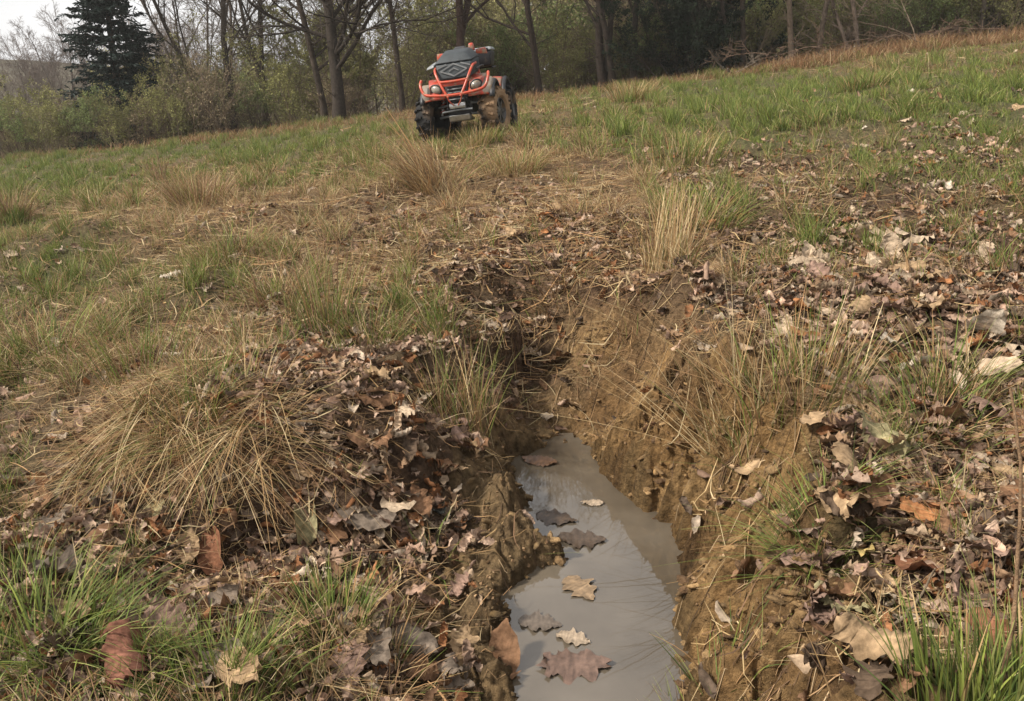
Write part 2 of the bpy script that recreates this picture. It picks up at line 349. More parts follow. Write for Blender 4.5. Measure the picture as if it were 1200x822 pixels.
# distant hill
hx = np.linspace(-260, 260, 90); hh = 3 + 9 * (vnoise(hx * .012, hx * 0, 401)) + 1.5 * fbm(hx * .08, hx * 0 + 3, 405, 3)
V = []; 
for k, (yy, f) in enumerate(((200, -1.2), (215, .25), (235, .8), (260, 1.0), (330, .9), (420, .2))):
    for i in range(90): V.append((hx[i], yy + 6 * math.sin(hx[i] * .02 + k), (-8 if f < 0 else hh[i] * f)))
I = np.arange(540).reshape(6, 90)
hc = np.tile(np.array([.085, .075, .05]), (540, 1)) * (1 + .3 * rng.random((540, 1)))
o = qobj('hills', np.array(V), np.stack([I[:-1, :-1], I[:-1, 1:], I[1:, 1:], I[1:, :-1]], 2).reshape(-1, 4), hc, M_ground); tag(o, kind='structure')

# ------------------------------------------------------------------ ground cover
def scatter(N, y0, y1, spread=.80, pad=.9):
    y = y0 * (y1 / y0) ** rng.random(N); x = (rng.random(N) * 2 - 1) * (spread * y + pad); return x, y
def pick(pal, N): return pal[rng.integers(0, len(pal), N)] * (1 + rng.normal(0, .18, (N, 1))).clip(.5, 1.6)
def cover(N, y0, y1, hs, ws, name, label, cat):
    x, y = scatter(N, y0, y1)
    # clump: pull a share of the blades towards local tufts
    tuft = rng.random(N) < .7; cell = .16 + .02 * y
    cxx = np.floor(x / cell); cyy = np.floor(y / cell)
    jx = (cxx + .2 + .6 * hash2(cxx, cyy, 501)) * cell; jy = (cyy + .2 + .6 * hash2(cxx, cyy, 502)) * cell
    x = np.where(tuft, jx + (x - jx) * .45, x); y = np.where(tuft, jy + (y - jy) * .45, y)
    z = H(x, y); S = zones(x, y, z)
    size = .40 + 1.25 * hash2(cxx, cyy, 503) ** 1.8 + .25 * vnoise(x * 1.1, y * 1.1, 507)
    g_ = S['green']; s_ = S['straw']
    dens = np.clip(.34 + .9 * np.maximum(g_, s_), 0, 1) * (1 - .985 * S['mud']) * (1 - .82 * S['dark']) * (S['d'] > .05) * (1 - .45 * np.clip(S['leaf'] * 1.3 - .4, 0, 1))
    k = rng.random(N) < dens
    x, y, z, size, g_, s_ = x[k], y[k], z[k], size[k], g_[k], s_[k]; n = len(x)
    isg = rng.random(n) < np.clip(.16 + .85 * g_ - .35 * s_ * (1 - g_), .05, .93)
    col = np.where(isg[:, None], pick(GREEN, n), np.where((rng.random(n) < .72)[:, None], pick(STRAW, n) * .85, pick(BROWN, n)))
    h = hs * size * (.5 + rng.random(n)) * np.where(isg, .8, 1.0)
    lean = np.where(isg, rng.gamma(2, .16, n), rng.gamma(2.2, .40, n)).clip(0, 1.5)
    ld = rng.random(n) * 6.283 ; ld = np.where(rng.random(n) < .35, rng.normal(2.6, .7, n), ld)
    droop = np.where(isg, rng.random(n) * .4, rng.random(n) * .9)
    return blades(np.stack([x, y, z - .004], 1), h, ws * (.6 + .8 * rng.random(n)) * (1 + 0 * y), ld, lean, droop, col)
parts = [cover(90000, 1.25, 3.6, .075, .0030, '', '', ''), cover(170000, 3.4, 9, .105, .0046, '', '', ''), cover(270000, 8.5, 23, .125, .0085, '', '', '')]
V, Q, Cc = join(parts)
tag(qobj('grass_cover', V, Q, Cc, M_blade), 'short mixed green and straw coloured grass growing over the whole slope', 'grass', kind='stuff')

# straw lying flat: matted dead stems
def thatch(N, y0, y1, ln, ws):
    x, y = scatter(N, y0, y1); z = H(x, y); S = zones(x, y, z)
    k = rng.random(N) < np.clip(.10 + 1.0 * S['straw'] + .25 * S['leaf'] - .75 * S['green'], 0.03, 1) * (1 - .80 * S['mud']) * (S['d'] > .03)
    x, y = x[k], y[k]; n = len(x); a = rng.random(n) * 6.283; l = ln * (.4 + rng.random(n))
    a = np.where(rng.random(n) < .5, rng.normal(.1, .5, n) + 3.14 * (rng.random(n) < .5), a)
    K = 4; t = np.linspace(-.5, .5, K + 1)[None, :]
    bend = rng.normal(0, .25, n)[:, None]; aa = a[:, None] + bend * t * 2
    px = x[:, None] + np.cos(aa) * t * l[:, None]; py = y[:, None] + np.sin(aa) * t * l[:, None]
    pz = H(px.ravel(), py.ravel()).reshape(px.shape)
    pz = np.maximum(pz, pz.mean(1, keepdims=True)) + .006 + rng.random(n)[:, None] * .03 + (rng.normal(0, .12, n)[:, None] * t * l[:, None])
    P = np.stack([px, py, pz], 2); W = np.stack([-np.sin(a), np.cos(a), rng.normal(0, .4, n)], 1)
    ww = (ws * (.5 + rng.random(n)))[:, None] * (1 - .8 * np.abs(t) * 1.6).clip(.15, 1) * .5
    V = np.stack([P - W[:, None] * ww[:, :, None], P + W[:, None] * ww[:, :, None]], 2).reshape(-1, 3)
    i = np.arange(K)[None, :] * 2 + (np.arange(n) * (K + 1) * 2)[:, None]
    Q = np.stack([i, i + 1, i + 3, i + 2], 2).reshape(-1, 4)
    col = np.where((rng.random(n) < .78)[:, None], pick(STRAW, n), pick(BROWN, n))
    return V, Q, np.repeat(col, (K + 1) * 2, axis=0)
V, Q, Cc = join([thatch(26000, 1.25, 4, .16, .0032), thatch(42000, 3.6, 9, .20, .0048), thatch(26000, 8.5, 22, .30, .009)])
tag(qobj('dead_straw', V, Q, Cc, M_blade), 'matted dead straw and stems lying flat over the turf', 'straw', kind='stuff')

# ------------------------------------------------------------------ leaves
def leaf_template(kind, seed, res=11, cm=1.0):
    rs = np.random.default_rng(seed); s = np.linspace(0, 1, res); c = np.array([-1, -.55, 0, .55, 1])
    w_ = .27 * np.sin(math.pi * s ** .85) ** .8 + .012
    if kind == 'oak':
        lob = 1 + .30 * np.sin(s * math.pi * 7 + .6) * sstep(.05, .2, s)
        w_ = .31 * (np.sin(math.pi * (s ** 1.25)) ** .7) * lob + .012
    w_[0] = .012
    wl = w_ * (1 + rs.normal(0, .08, res)); wr = w_ * (1 + rs.normal(0, .08, res))
    curl = rs.choice([-1, 1, 1]) * rs.uniform(.7, 2.4) * cm; bow = rs.normal(.5, 1.0); tw = rs.normal(0, .8)
    V = []
    for i in range(res):
        for cc in c:
            ww = (wl[i] if cc < 0 else wr[i]) * cc
            ang = curl * ww / .3
            x = .3 * math.sin(ang) / max(abs(curl), .25) if abs(curl) > .25 else ww
            z = (.3 * (1 - math.cos(ang)) / abs(curl) * (1 if curl > 0 else -1)) if abs(curl) > .25 else 0
            z += .05 * rs.normal() * abs(cc) + .03 * math.sin(i * 2.1 + seed) * abs(cc)
            ta = tw * (s[i] - .5); x, z = x * math.cos(ta) - z * math.sin(ta), x * math.sin(ta) + z * math.cos(ta)
            yb = s[i] - .5; ba = bow * yb
            V.append((x, yb * math.cos(ba * .6) - z * math.sin(ba), z * math.cos(ba) + (.5 * bow * yb * yb)))
    V = np.array(V); I = np.arange(res * 5).reshape(res, 5)
    return V, np.stack([I[:-1, :-1], I[:-1, 1:], I[1:, 1:], I[1:, :-1]], 2).reshape(-1, 4)
TPL = [leaf_template('oak' if i % 3 else 'plain', 900 + i, 19 if i % 3 else 9) for i in range(30)]
TPL_LO = [leaf_template('plain', 950 + i, 6) for i in range(12)]
def euler_mats(rx, ry, rz):
    cx, sx, cy, sy, cz, sz = np.cos(rx), np.sin(rx), np.cos(ry), np.sin(ry), np.cos(rz), np.sin(rz); o = np.zeros_like(cx); i = o + 1
    Rx = np.stack([i, o, o, o, cx, -sx, o, sx, cx], -1).reshape(-1, 3, 3); Ry = np.stack([cy, o, sy, o, i, o, -sy, o, cy], -1).reshape(-1, 3, 3)
    Rz = np.stack([cz, -sz, o, sz, cz, o, o, o, i], -1).reshape(-1, 3, 3); return Rz @ Ry @ Rx
def place_leaves(x, y, z, size, tilt, tpls, col, rz=None):
    N = len(x); M = euler_mats(rng.normal(0, 1, N) * tilt, rng.normal(0, 1, N) * tilt, rng.random(N) * 6.283 if rz is None else rz)
    ti_ = rng.integers(0, len(tpls), N); out = []
    for k, (TV, TQ) in enumerate(tpls):
        s = np.where(ti_ == k)[0]
        if not len(s): continue
        V = np.einsum('nij,vj->nvi', M[s], TV) * size[s][:, None, None]
        V = V + np.stack([x[s], y[s], z[s]], 1)[:, None, :]
        Q = (TQ[None] + (np.arange(len(s)) * len(TV))[:, None, None]).reshape(-1, 4)
        edge = 1 + .12 * rng.normal(size=(len(s), len(TV), 1))
        out.append((V.reshape(-1, 3), Q, (col[s][:, None, :] * edge).reshape(-1, 3)))
    return join(out)
def leaf_scatter(N, y0, y1, sz, tpls):
    x, y = scatter(N, y0, y1); z = H(x, y); S = zones(x, y, z)
    k = rng.random(N) < np.clip(.04 + 1.1 * S['leaf'] - .2 * S['green'], 0.04, 1) * (1 - .88 * S['mud']) * (S['d'] > .03) * (.5 + S['n2'] + .5)
    x, y, z = x[k], y[k], z[k]; n = len(x); size = sz * (.45 + .75 * rng.random(n))
    return place_leaves(x, y, z + .012 + size * .10, size, .5 + .35 * (rng.random(n) < .3), tpls, pick(LEAFC, n))
V, Q, Cc = join([leaf_scatter(16000, 1.3, 3.4, .082, TPL), leaf_scatter(20000, 3.2, 8, .078, TPL), leaf_scatter(9000, 7.5, 20, .10, TPL_LO)])
tag(qobj('leaf_litter', V, Q, Cc, M_leaf), 'dull brown dead leaves strewn thinly through the grass', 'leaves', kind='stuff')
# crumbs of mud and broken bits of leaf
def crumbs(N, y0, y1, sz):
    x, y = scatter(N, y0, y1); z = H(x, y); S = zones(x, y, z)
    k = (S['d'] > .02) & (rng.random(N) < (.35 + .6 * np.maximum(S['leaf'], S['mud'])) * (1 - .5 * S['green']))
    x, y, z, md = x[k], y[k], z[k], S['mud'][k]; n = len(x); size = sz * (.3 + rng.random(n) ** 2 * 1.4)
    col = np.where((rng.random(n) < md * 1.6)[:, None], pick(np.array([[.28, .18, .095], [.20, .125, .065], [.34, .23, .13], [.24, .15, .08]]), n), pick(np.vstack([LEAFC, STRAW[:2], BROWN]), n))
    return place_leaves(x, y, z + .004, size, .9, CR, col)
def blob(seed):
    rs = np.random.default_rng(seed); bm = bmesh.new(); bmesh.ops.create_cube(bm, size=.8)
    V = np.array([v.co[:] for v in bm.verts]) * (1 + rs.normal(0, .3, (8, 3))); Q = np.array([[v.index for v in f.verts] for f in bm.faces]); bm.free(); return V * np.array([1, 1, .6]), Q
CR = [blob(i) for i in range(8)]
V, Q, Cc = join([crumbs(12000, 1.25, 4.5, .008), crumbs(9000, 4, 10, .014)])
tag(qobj('soil_crumbs', V, Q, Cc, M_leaf, smooth=False), 'crumbs of ochre mud and broken leaf scattered over the banks', 'mud crumbs', kind='stuff')


# clods of wet clay standing out of the cut banks
def clod(seed):
    rs = np.random.default_rng(seed); bm = bmesh.new(); bmesh.ops.create_cube(bm, size=1.0); bmesh.ops.subdivide_edges(bm, edges=bm.edges[:], cuts=2, use_grid_fill=True)
    V = np.array([v.co[:] for v in bm.verts]); V = V / np.linalg.norm(V, axis=1, keepdims=True) ** .7; V = V * (1 + rs.normal(0, .16, (len(V), 1))) * np.array([rs.uniform(1.1, 2.0), rs.uniform(.5, .9), rs.uniform(.3, .6)]) * .6
    Q = np.array([[v.index for v in f.verts] for f in bm.faces]); bm.free(); return V, Q
CL = [clod(i) for i in range(10)]
def clods(N, y0, y1, sz):
    x, y = scatter(N, y0, y1, .45, .3); z = H(x, y); S = zones(x, y, z)
    k = (S['d'] > .0) & (rng.random(N) < S['mud'] * (.06 + .75 * sstep(.5, .72, vnoise(x * 7, y * 7, 703))))
    x, y, z = x[k], y[k], z[k]; n = len(x); size = sz * (.3 + rng.random(n) ** 2 * 2.0)
    col = pick(np.array([[.28, .17, .072], [.23, .14, .058], [.31, .195, .088], [.14, .08, .038], [.25, .155, .07]]), n)
    col = np.where((x < .1)[:, None], col * np.array([.72, .75, .75]), col)
    e = .03; rzz = np.arctan2(H(x, y + e) - H(x, y - e), H(x + e, y) - H(x - e, y)) + rng.normal(0, .4, n)
    return place_leaves(x, y, z - size * .16, size, .35, CL, col, rzz)
V, Q, Cc = join([clods(34000, 1.3, 4.6, .017)])
M_clay = nodemat('wet_clay', .55, .3, noise=(34, .5, 1.5), bump=(50, .03, .9))
tag(qobj('mud_clods', V, Q, Cc, M_clay), 'crumbly clods of ochre clay standing out of the cut banks', 'clay clods', kind='stuff')
# torn roots and fibres hanging down the cut face
def roots(N):
    x, y = scatter(N, 1.3, 4.6, .45, .3); z = H(x, y); S = zones(x, y, z); k = (S['d'] > .06) & (rng.random(N) < S['mud'] * (.2 + .8 * sstep(.1, .4, S['d']))); x, y = x[k], y[k]; n = len(x)
    e = .03; gx = H(x + e, y) - H(x - e, y); gy_ = H(x, y + e) - H(x, y - e); a = np.arctan2(-gy_, -gx) + rng.normal(0, .45, n); l = rng.uniform(.03, .14, n); K = 5
    P = np.zeros((n, K, 3)); px, py, aa = x.copy(), y.copy(), a.copy()
    for j in range(K):
        P[:, j] = np.stack([px, py, H(px, py) + .004 + .006 * rng.random(n)], 1); aa = aa + rng.normal(0, .3, n); px = px + np.cos(aa) * l / K; py = py + np.sin(aa) * l / K
    return tubes(P, np.full((n, K), 1.) * rng.uniform(.0006, .0018, n)[:, None], 3, pick(np.array([[.30, .19, .10], [.16, .10, .06], [.36, .26, .15], [.10, .065, .04]]), n))
tag(qobj('torn_roots', *roots(9000), M_twig), 'torn roots and grass fibres hanging down the cut clay face', 'roots', kind='stuff')

# ------------------------------------------------------------------ single leaves one can point at
COLN = {'tan': (.34, .23, .13), 'pale': (.46, .35, .24), 'rust': (.22, .10, .055), 'orange': (.40, .18, .075), 'dark': (.10, .068, .045), 'grey': (.18, .14, .105), 'brown': (.20, .11, .06),
        'olive': (.30, .26, .14), 'mauve': (.27, .175, .13), 'red': (.20, .09, .058), 'teal': (.09, .09, .075), 'white': (.52, .44, .34), 'yellow': (.44, .33, .13), 'sunk': (.20, .125, .09)}
leaf_kinds = {}
def hero_leaf(u, v, px, colour, label, kind='oak', curl=1.0, rz=None, tilt=(0, 0), water=False, cat='leaf', group=None, lift=0):
    x, y, z = on_ground(u, v)
    if water: x, y = on_z(u, v, 0); z = 0.0
    dist = math.sqrt(x * x + y * y + (z - CAMZ) ** 2); size = px / FPX * dist * (1.12)
    sd_ = int(u * 7 + v * 13) % 9973
    if water:
        TV, TQ = leaf_template(kind, sd_, 25, .3); TV = TV * np.array([1, 1, .22]); TV[:, 2] -= .012
    else:
        TV, TQ = leaf_template(kind, sd_, 25 if kind == 'oak' else 13, .75); TV = TV * np.array([1, 1, .55 * curl + .2])
    rs = np.random.default_rng(sd_)
    c = np.tile(np.array(COLN[colour]) * (.62 if water else .92), (len(TV), 1)) * (1 + .16 * rs.normal(size=(len(TV), 1)))
    rib = np.arange(len(TV)) % 5 == 2; c[rib] *= 1.25
    o = qobj('fallen_leaf', TV * size, TQ, c, M_wetleaf if water else M_leaf)
    o.rotation_euler = (tilt[0] + rs.normal(0, .18) * (not water), tilt[1] + rs.normal(0, .18) * (not water), rs.random() * 6.28 if rz is None else rz)
    zmin = min((Matrix(Euler(o.rotation_euler).to_matrix()) @ Vector(q * size)).z for q in TV)
    o.location = (x, y, (.004 if water else z + .006 + lift) - zmin * (.35 if water else .75))
    return tag(o, label, cat, group)
HL = [
 (652, 608, 44, 'dark', 'dark curled leaf afloat below the left mud lobe, upper of two dark ones', 'oak', 1, 1.2, True),
 (682, 633, 52, 'dark', 'flat dark leaf afloat in mid puddle, lower of two dark ones', 'oak', 1, 1.5, True),
 (680, 690, 46, 'tan', 'pale pinkish leaf floating at the middle of the puddle', 'oak', 1, .5, True),
 (633, 731, 44, 'grey', 'ragged grey brown leaf floating near the left water edge', 'oak', 1, 1.4, True),
 (672, 749, 36, 'pale', 'cream curled leaf floating just above the big red brown one', 'oak', .8, 1.2, True),
 (675, 780, 74, 'sunk', 'large red brown leaf lying in the shallow near end of the puddle', 'oak', .4, 1.6, True),
 (694, 590, 24, 'pale', 'thin cream sliver of leaf floating in the narrow upper puddle', 'plain', .6, 1.5, True),
 (632, 541, 42, 'brown', 'brown leaf soaked at the far left head of the puddle', 'plain', .8, 1.2, True),
 (699, 530, 22, 'dark', 'little dark leaf at the far right head of the puddle', 'plain', .8, .2, True),
 (590, 775, 66, 'brown', 'brown leaf standing on edge where the left mud meets water', 'plain', 1, .1, False),
 (670, 479, 34, 'tan', 'round tan leaf cupped on wet mud at the puddle head', 'plain', 1.8, .9, False),
 (606, 454, 30, 'tan', 'small tan leaf lying in the dark gully', 'plain', 1.2, 1.1, False),
 (616, 421, 34, 'pale', 'cream edged leaf at the top of the dark gully', 'oak', 1.2, 1.3, False),
 (657, 425, 40, 'brown', 'curled brown leaf hanging on the lip of the head wall', 'oak', 1.2, 1.7, False),
 (480, 496, 40, 'pale', 'pale leaf on the left bank above the dark litter', 'oak', 1, .6, False),
 (464, 598, 46, 'pale', 'pale ribbed leaf on the dark left bank beside a blackened one', 'plain', 1, 1.3, False),
 (512, 601, 36, 'teal', 'blackened leaf beside the pale ribbed one on the left bank', 'oak', 1, .4, False),
 (430, 616, 66, 'grey', 'broad slate grey leaf in wet litter left of the pale ribbed one', 'plain', .6, 1.5, False),
 (360, 632, 56, 'olive', 'upright rolled olive tan leaf below the overhanging straw', 'plain', 1.8, .2, False),
 (250, 663, 54, 'rust', 'big rust coloured leaf standing in the hollow under the straw tussock', 'plain', 1, .1, False),
 (150, 795, 84, 'red', 'large crumpled red brown leaf in the fresh grass', 'oak', 1.5, .3, False),
 (72, 668, 50, 'grey', 'grey leaf under the straw at the foot of the big tussock', 'plain', .8, 1.2, False),
 (62, 735, 48, 'grey', 'silvery folded leaf in long green grass', 'plain', 1.6, .8, False),
 (165, 722, 60, 'mauve', 'broad mauve brown leaf in front of the big tussock', 'oak', .8, 1.1, False),
 (430, 755, 90, 'grey', 'very large grey brown leaf flattened on the low left bank', 'oak', .5, .6, False),
 (222, 650, 40, 'tan', 'tan leaf propped among hanging straw', 'plain', 1.2, .2, False),
 (183, 603, 38, 'olive', 'dull yellow leaf caught in the front of the straw tussock', 'plain', 1, .1, False),
 (108, 518, 52, 'brown', 'brown leaf on the outer side of the big straw tussock', 'plain', 1.1, 1.0, False),
 (440, 447, 36, 'tan', 'tan leaf on the grassy rise above the left bank', 'oak', 1, 1.2, False),
 (363, 490, 24, 'white', 'small whitish leaf in straw behind the big tussock', 'plain', 1, 1.7, False),
 (395, 560, 50, 'brown', 'brown leaf half under the arching straw', 'oak', 1, .9, False),
 (268, 715, 56, 'dark', 'dark wet leaf in the hollow before the tussock', 'oak', .7, 1.2, False),
 (330, 745, 52, 'brown', 'mid brown leaf between the two front tufts of fresh grass', 'plain', 1, 1.0, False),
 (1092, 608, 62, 'orange', 'bright orange oak leaf on the right bank', 'oak', .7, 1.2, False),
 (1080, 672, 84, 'rust', 'long rusty brown leaf curled below the bright orange oak leaf', 'plain', 1.5, 2.6, False),
 (1138, 695, 90, 'mauve', 'broad wrinkled grey brown leaf beside the long rusty one', 'oak', .8, 2.2, False),
 (1030, 530, 64, 'olive', 'pale olive leaf folded on the turf above the right mud bank', 'plain', 1.2, .5, False),
 (1020, 470, 68, 'mauve', 'broad flat mauve brown leaf on the right turf', 'plain', .5, 1.9, False),
 (928, 366, 52, 'orange', 'russet leaf behind the straw clump on the right bank', 'plain', .8, 1.0, False),
 (946, 312, 36, 'pale', 'pinkish pale leaf standing upright in the right hand drift', 'plain', 1, .1, False),
 (840, 322, 36, 'tan', 'tan leaf propped upright at the brow of the head wall', 'plain', .8, .1, False),
 (1152, 402, 58, 'white', 'long bleached leaf leaning on the turf near the right edge', 'plain', 1, 2.6, False),
 (1160, 446, 50, 'pale', 'bleached flat leaf below the long bleached one', 'plain', .7, 1.4, False),
 (1185, 415, 44, 'pale', 'broad pale tan leaf at the right edge beside the long bleached one', 'oak', .7, 1.4, False),
 (1077, 436, 36, 'white', 'crisp whitish leaf rolled on moss', 'plain', 1.4, 1.3, False),
 (1046, 413, 40, 'white', 'slim pale leaf lying slantwise on moss', 'plain', 1.2, 2.0, False),
 (926, 326, 22, 'red', 'small brick red leaf at the left end of the pale drift', 'plain', .8, 1.2, False),
 (1096, 336, 28, 'orange', 'small orange leaf in the middle of the right leaf drift', 'plain', .8, 1.2, False),
 (1158, 262, 34, 'mauve', 'dull brown leaf on bare soil far up the right slope', 'plain', .8, 1.2, False),
 (1145, 332, 48, 'olive', 'mustard tinted long leaf on the right slope', 'plain', .8, 1.5, False),
 (1025, 305, 44, 'brown', 'brown oak leaf at the top of the pale leaf drift', 'oak', .8, .5, False),
 (985, 345, 48, 'pale', 'pale crumpled leaf at the middle of the drift right of the head wall', 'oak', 1, .9, False),
 (1060, 400, 54, 'tan', 'tan oak leaf below the leaf drift', 'oak', .8, 2.3, False),
 (640, 257, 26, 'orange', 'small orange brown leaf in trampled straw up the slope', 'plain', .7, .8, False),
 (872, 558, 36, 'tan', 'small tan leaf stuck flat on the ochre mud face', 'plain', .8, 1.5, False),
 (1008, 651, 34, 'yellow', 'pale yellow cupped leaf at the brink of the right hollow', 'plain', 1.6, .2, False),
 (1030, 775, 86, 'tan', 'big tan oak leaf at the foot of the right bank', 'oak', .8, 1.0, False),
 (1162, 765, 60, 'rust', 'orange brown leaf standing behind the fresh green blades', 'oak', .9, .2, False),
 (1190, 600, 48, 'pale', 'pale frayed leaf by the tall dry stalk', 'oak', 1, .9, False),
 (985, 720, 62, 'olive', 'ochre mud smeared leaf on the right bank', 'oak', 1, .6, False),
 (950, 505, 34, 'tan', 'small tan leaf at the root of the right straw clump', 'plain', 1, 2.0, False),
 (1118, 535, 52, 'brown', 'dark tan leaf between moss and the bright orange oak leaf', 'oak', .9, 2.1, False),
]
for (u, v, px, col_, lab, kd, curl, rz, wt) in HL:
    up = ('standing' in lab or 'upright' in lab or 'propped' in lab or 'leaning' in lab)
    hero_leaf(u, v, px, col_, lab, kd, curl, rz, (.65, 0) if up else (0, 0), wt)
# many more leaves one could count, alike in pairs and dozens
GROUPS = [
 (26, (905, 1190), (270, 400), (28, 48), ['tan', 'pale', 'mauve', 'pale'], 'pale tan leaf heaped in the drift on the right slope', 'leaves heaped in the drift on the right slope'),
 (22, (960, 1195), (480, 600), (34, 56), ['brown', 'tan', 'mauve'], 'brown leaf lying on mossy turf of the right bank', 'leaves on the mossy turf of the right bank'),
 (40, (950, 1195), (600, 815), (30, 62), ['brown', 'mauve', 'dark', 'tan'], 'large brown leaf in the hollow at the foot of the right bank', 'leaves filling the hollow of the right bank'),
 (44, (10, 560), (680, 815), (34, 70), ['brown', 'grey', 'dark', 'mauve', 'tan'], 'wet dull leaf on the low ground in front of the straw tussock', 'leaves on the low ground in front of the tussock'),
 (36, (330, 560), (440, 660), (26, 48), ['brown', 'mauve', 'dark', 'brown', 'tan'], 'dead brown leaf in the dark litter of the left bank', 'leaves in the dark litter of the left bank'),
 (20, (520, 780), (240, 330), (14, 24), ['tan', 'pale', 'mauve', 'orange'], 'little pinkish tan leaf trodden into straw above the head wall', 'leaves trodden into straw above the head wall'),
 (20, (860, 1195), (110, 260), (8, 18), ['white', 'pale', 'tan'], 'small bleached leaf on the green turf far up the slope', 'bleached leaves far up the slope'),
 (14, (10, 330), (300, 430), (14, 26), ['pale', 'white', 'tan'], 'small bleached leaf in grass behind the straw tussock', 'bleached leaves behind the straw tussock'),
 (10, (20, 200), (560, 680), (26, 44), ['grey', 'brown', 'tan'], 'dull leaf beneath the outer skirt of the straw tussock', 'leaves beneath the skirt of the tussock'),
]
rp = random.Random(5)
for (cnt, ur, vr, pr, cols, lab, grp) in GROUPS:
    for _ in range(cnt):
        hero_leaf(rp.uniform(*ur), rp.uniform(*vr), rp.uniform(*pr), rp.choice(cols), lab, rp.choice(['oak', 'oak', 'plain']), rp.uniform(.7, 1.5), None, (rp.gauss(0, .35), rp.gauss(0, .35)), False, 'leaf', grp)

# ------------------------------------------------------------------ tussocks
def tussock(u, v, n, hgt, rad, mix, lean=.35, droop=.5, dir_=None, dspread=6.3, wd=.0035, label='', name='grass_tussock', cat='grass tuft', sink=.01, group=None, K=6, locks=0):
    x0, y0, z0 = on_ground(u, v)
    a = rng.random(n) * 6.283; rr = rad * np.sqrt(rng.random(n)); bx, by = x0 + rr * np.cos(a), y0 + rr * np.sin(a)
    bz = H(bx, by)
    ld = a + rng.normal(0, .5, n)
    if dir_ is not None: ld = np.where(rng.random(n) < .75, rng.normal(dir_, dspread, n), ld)
    if locks:
        lk = rng.integers(0, locks, n); la = rng.random(locks) * 6.283; lr = rad * np.sqrt(rng.random(locks)); bx = x0 + (lr * np.cos(la))[lk] + rng.normal(0, .018, n); by = y0 + (lr * np.sin(la))[lk] + rng.normal(0, .018, n); bz = H(bx, by)
        ldk = np.where(rng.random(locks) < .7, rng.normal(dir_ if dir_ is not None else 0, dspread, locks), la); ld = ldk[lk] + rng.normal(0, .28, n)
    le = (rng.gamma(3, lean / 3, n) + .4 * lean * rr / rad).clip(0, 1.5); dr = rng.random(n) * droop * 1.5
    h = hgt * (.35 + .75 * rng.random(n) ** .8)
    if locks:
        lh = rng.uniform(.55, 1.3, locks); lw = rng.uniform(.5, 1.3, locks); h = h * lh[lk]; le = (le * lw[lk]).clip(0, 1.5); dr = dr * rng.uniform(.5, 1.3, locks)[lk]
    gcol, scol, bcol = pick(GREEN, n), pick(STRAW, n), pick(BROWN, n); r_ = rng.random(n)[:, None]
    col = np.where(r_ < mix[0], gcol, np.where(r_ < mix[0] + mix[1], scol, bcol))
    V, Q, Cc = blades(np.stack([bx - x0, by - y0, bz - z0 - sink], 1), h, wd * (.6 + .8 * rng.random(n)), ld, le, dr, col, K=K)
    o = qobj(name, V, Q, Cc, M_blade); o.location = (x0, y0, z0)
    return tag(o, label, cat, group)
T = tussock
# the big overhanging straw tussock (drapes towards the puddle)
T(200, 470, 900, .17, .24, (.22, .60, .18), .55, 1.2, -1.3, 1.0, .0036, 'broad mound of arching straw coloured grass beside the left rut', K=8, locks=36)
T(290, 495, 720, .21, .16, (.10, .66, .24), .75, 1.5, -1.0, .9, .0036, 'straw tussock whose stems spill over the dark hollow', K=8, locks=26)
T(130, 530, 700, .15, .15, (.05, .80, .15), .5, 1.3, -1.6, .8, .0036, 'outer skirt of straw grass hanging down the side of the mound', K=8, locks=24)
T(215, 520, 560, .17, .13, (.05, .80, .15), .5, 1.3, -1.4, .8, .0036, 'straw stems hanging down the front of the mound', K=8, locks=22)
T(300, 500, 26, .30, .14, (0, 1, 0), .9, 1.4, -.5, .7, .0044, 'few long loose straws arching from the mound towards the puddle', name='dry_stalks', cat='stalks', K=8)
T(235, 475, 160, .17, .12, (.85, .15, 0), .25, .4, label='green tuft growing out of the top of the straw mound')
T(165, 450, 130, .38, .16, (.55, .15, .3), .30, .2, wd=.004, label='sparse dark green rush stems above the straw mound', name='rush_clump', cat='rush')
T(385, 385, 170, .42, .13, (.45, .25, .3), .18, .15, wd=.0045, label='tall thin rush clump on the rise behind the left bank', name='rush_clump', cat='rush')
T(545, 500, 240, .34, .13, (.35, .5, .15), .30, .25, 2.0, .8, .0035, label='grey green rush clump on the left bank by the gully', name='rush_clump', cat='rush')
T(435, 400, 260, .22, .16, (.6, .3, .1), .35, .5, label='low green and straw tuft beside the tall thin rush clump')
T(510, 222, 600, .55, .22, (.05, .65, .30), .45, .5, 2.7, .5, .007, label='dead tussock of long straw leaning towards the quad bike', cat='grass tuft')
T(512, 222, 9, .85, .05, (.0, 1, 0), .62, .25, 2.6, .10, .016, label='few very long bleached stalks rising towards the quad bike', name='dry_stalks', cat='stalks')
T(235, 243, 500, .40, .26, (.18, .40, .42), .30, .35, wd=.007, label='brown and green rush clump on the left slope', name='rush_clump', cat='rush')
T(188, 215, 26, .52, .08, (0, .1, .9), .30, .2, 2.3, .4, .010, label='dark dead stems left of the brown rush clump', name='dead_rush', cat='stems')
T(8, 262, 420, .48, .25, (.12, .28, .6), .30, .35, wd=.007, label='dark brown rush clump cut by the left frame edge', name='rush_clump', cat='rush')
T(782, 325, 230, .48, .12, (.10, .85, .05), .22, .15, 1.2, .5, .005, label='upright tan stalks at the brow of the head wall', name='dry_stalks', cat='stalks')
T(820, 262, 450, .24, .26, (.75, .2, .05), .3, .5, wd=.005, label='fresh green tuft just behind the tan stalks')
T(865, 475, 110, .44, .12, (.08, .9, .02), .60, .35, 2.5, .5, .0042, label='straw clump fanning out over the ochre mud face', K=7)
T(900, 470, 260, .22, .18, (.42, .5, .08), .30, .3, wd=.0035, label='grey green tuft mixed with straw at the top of the mud face')
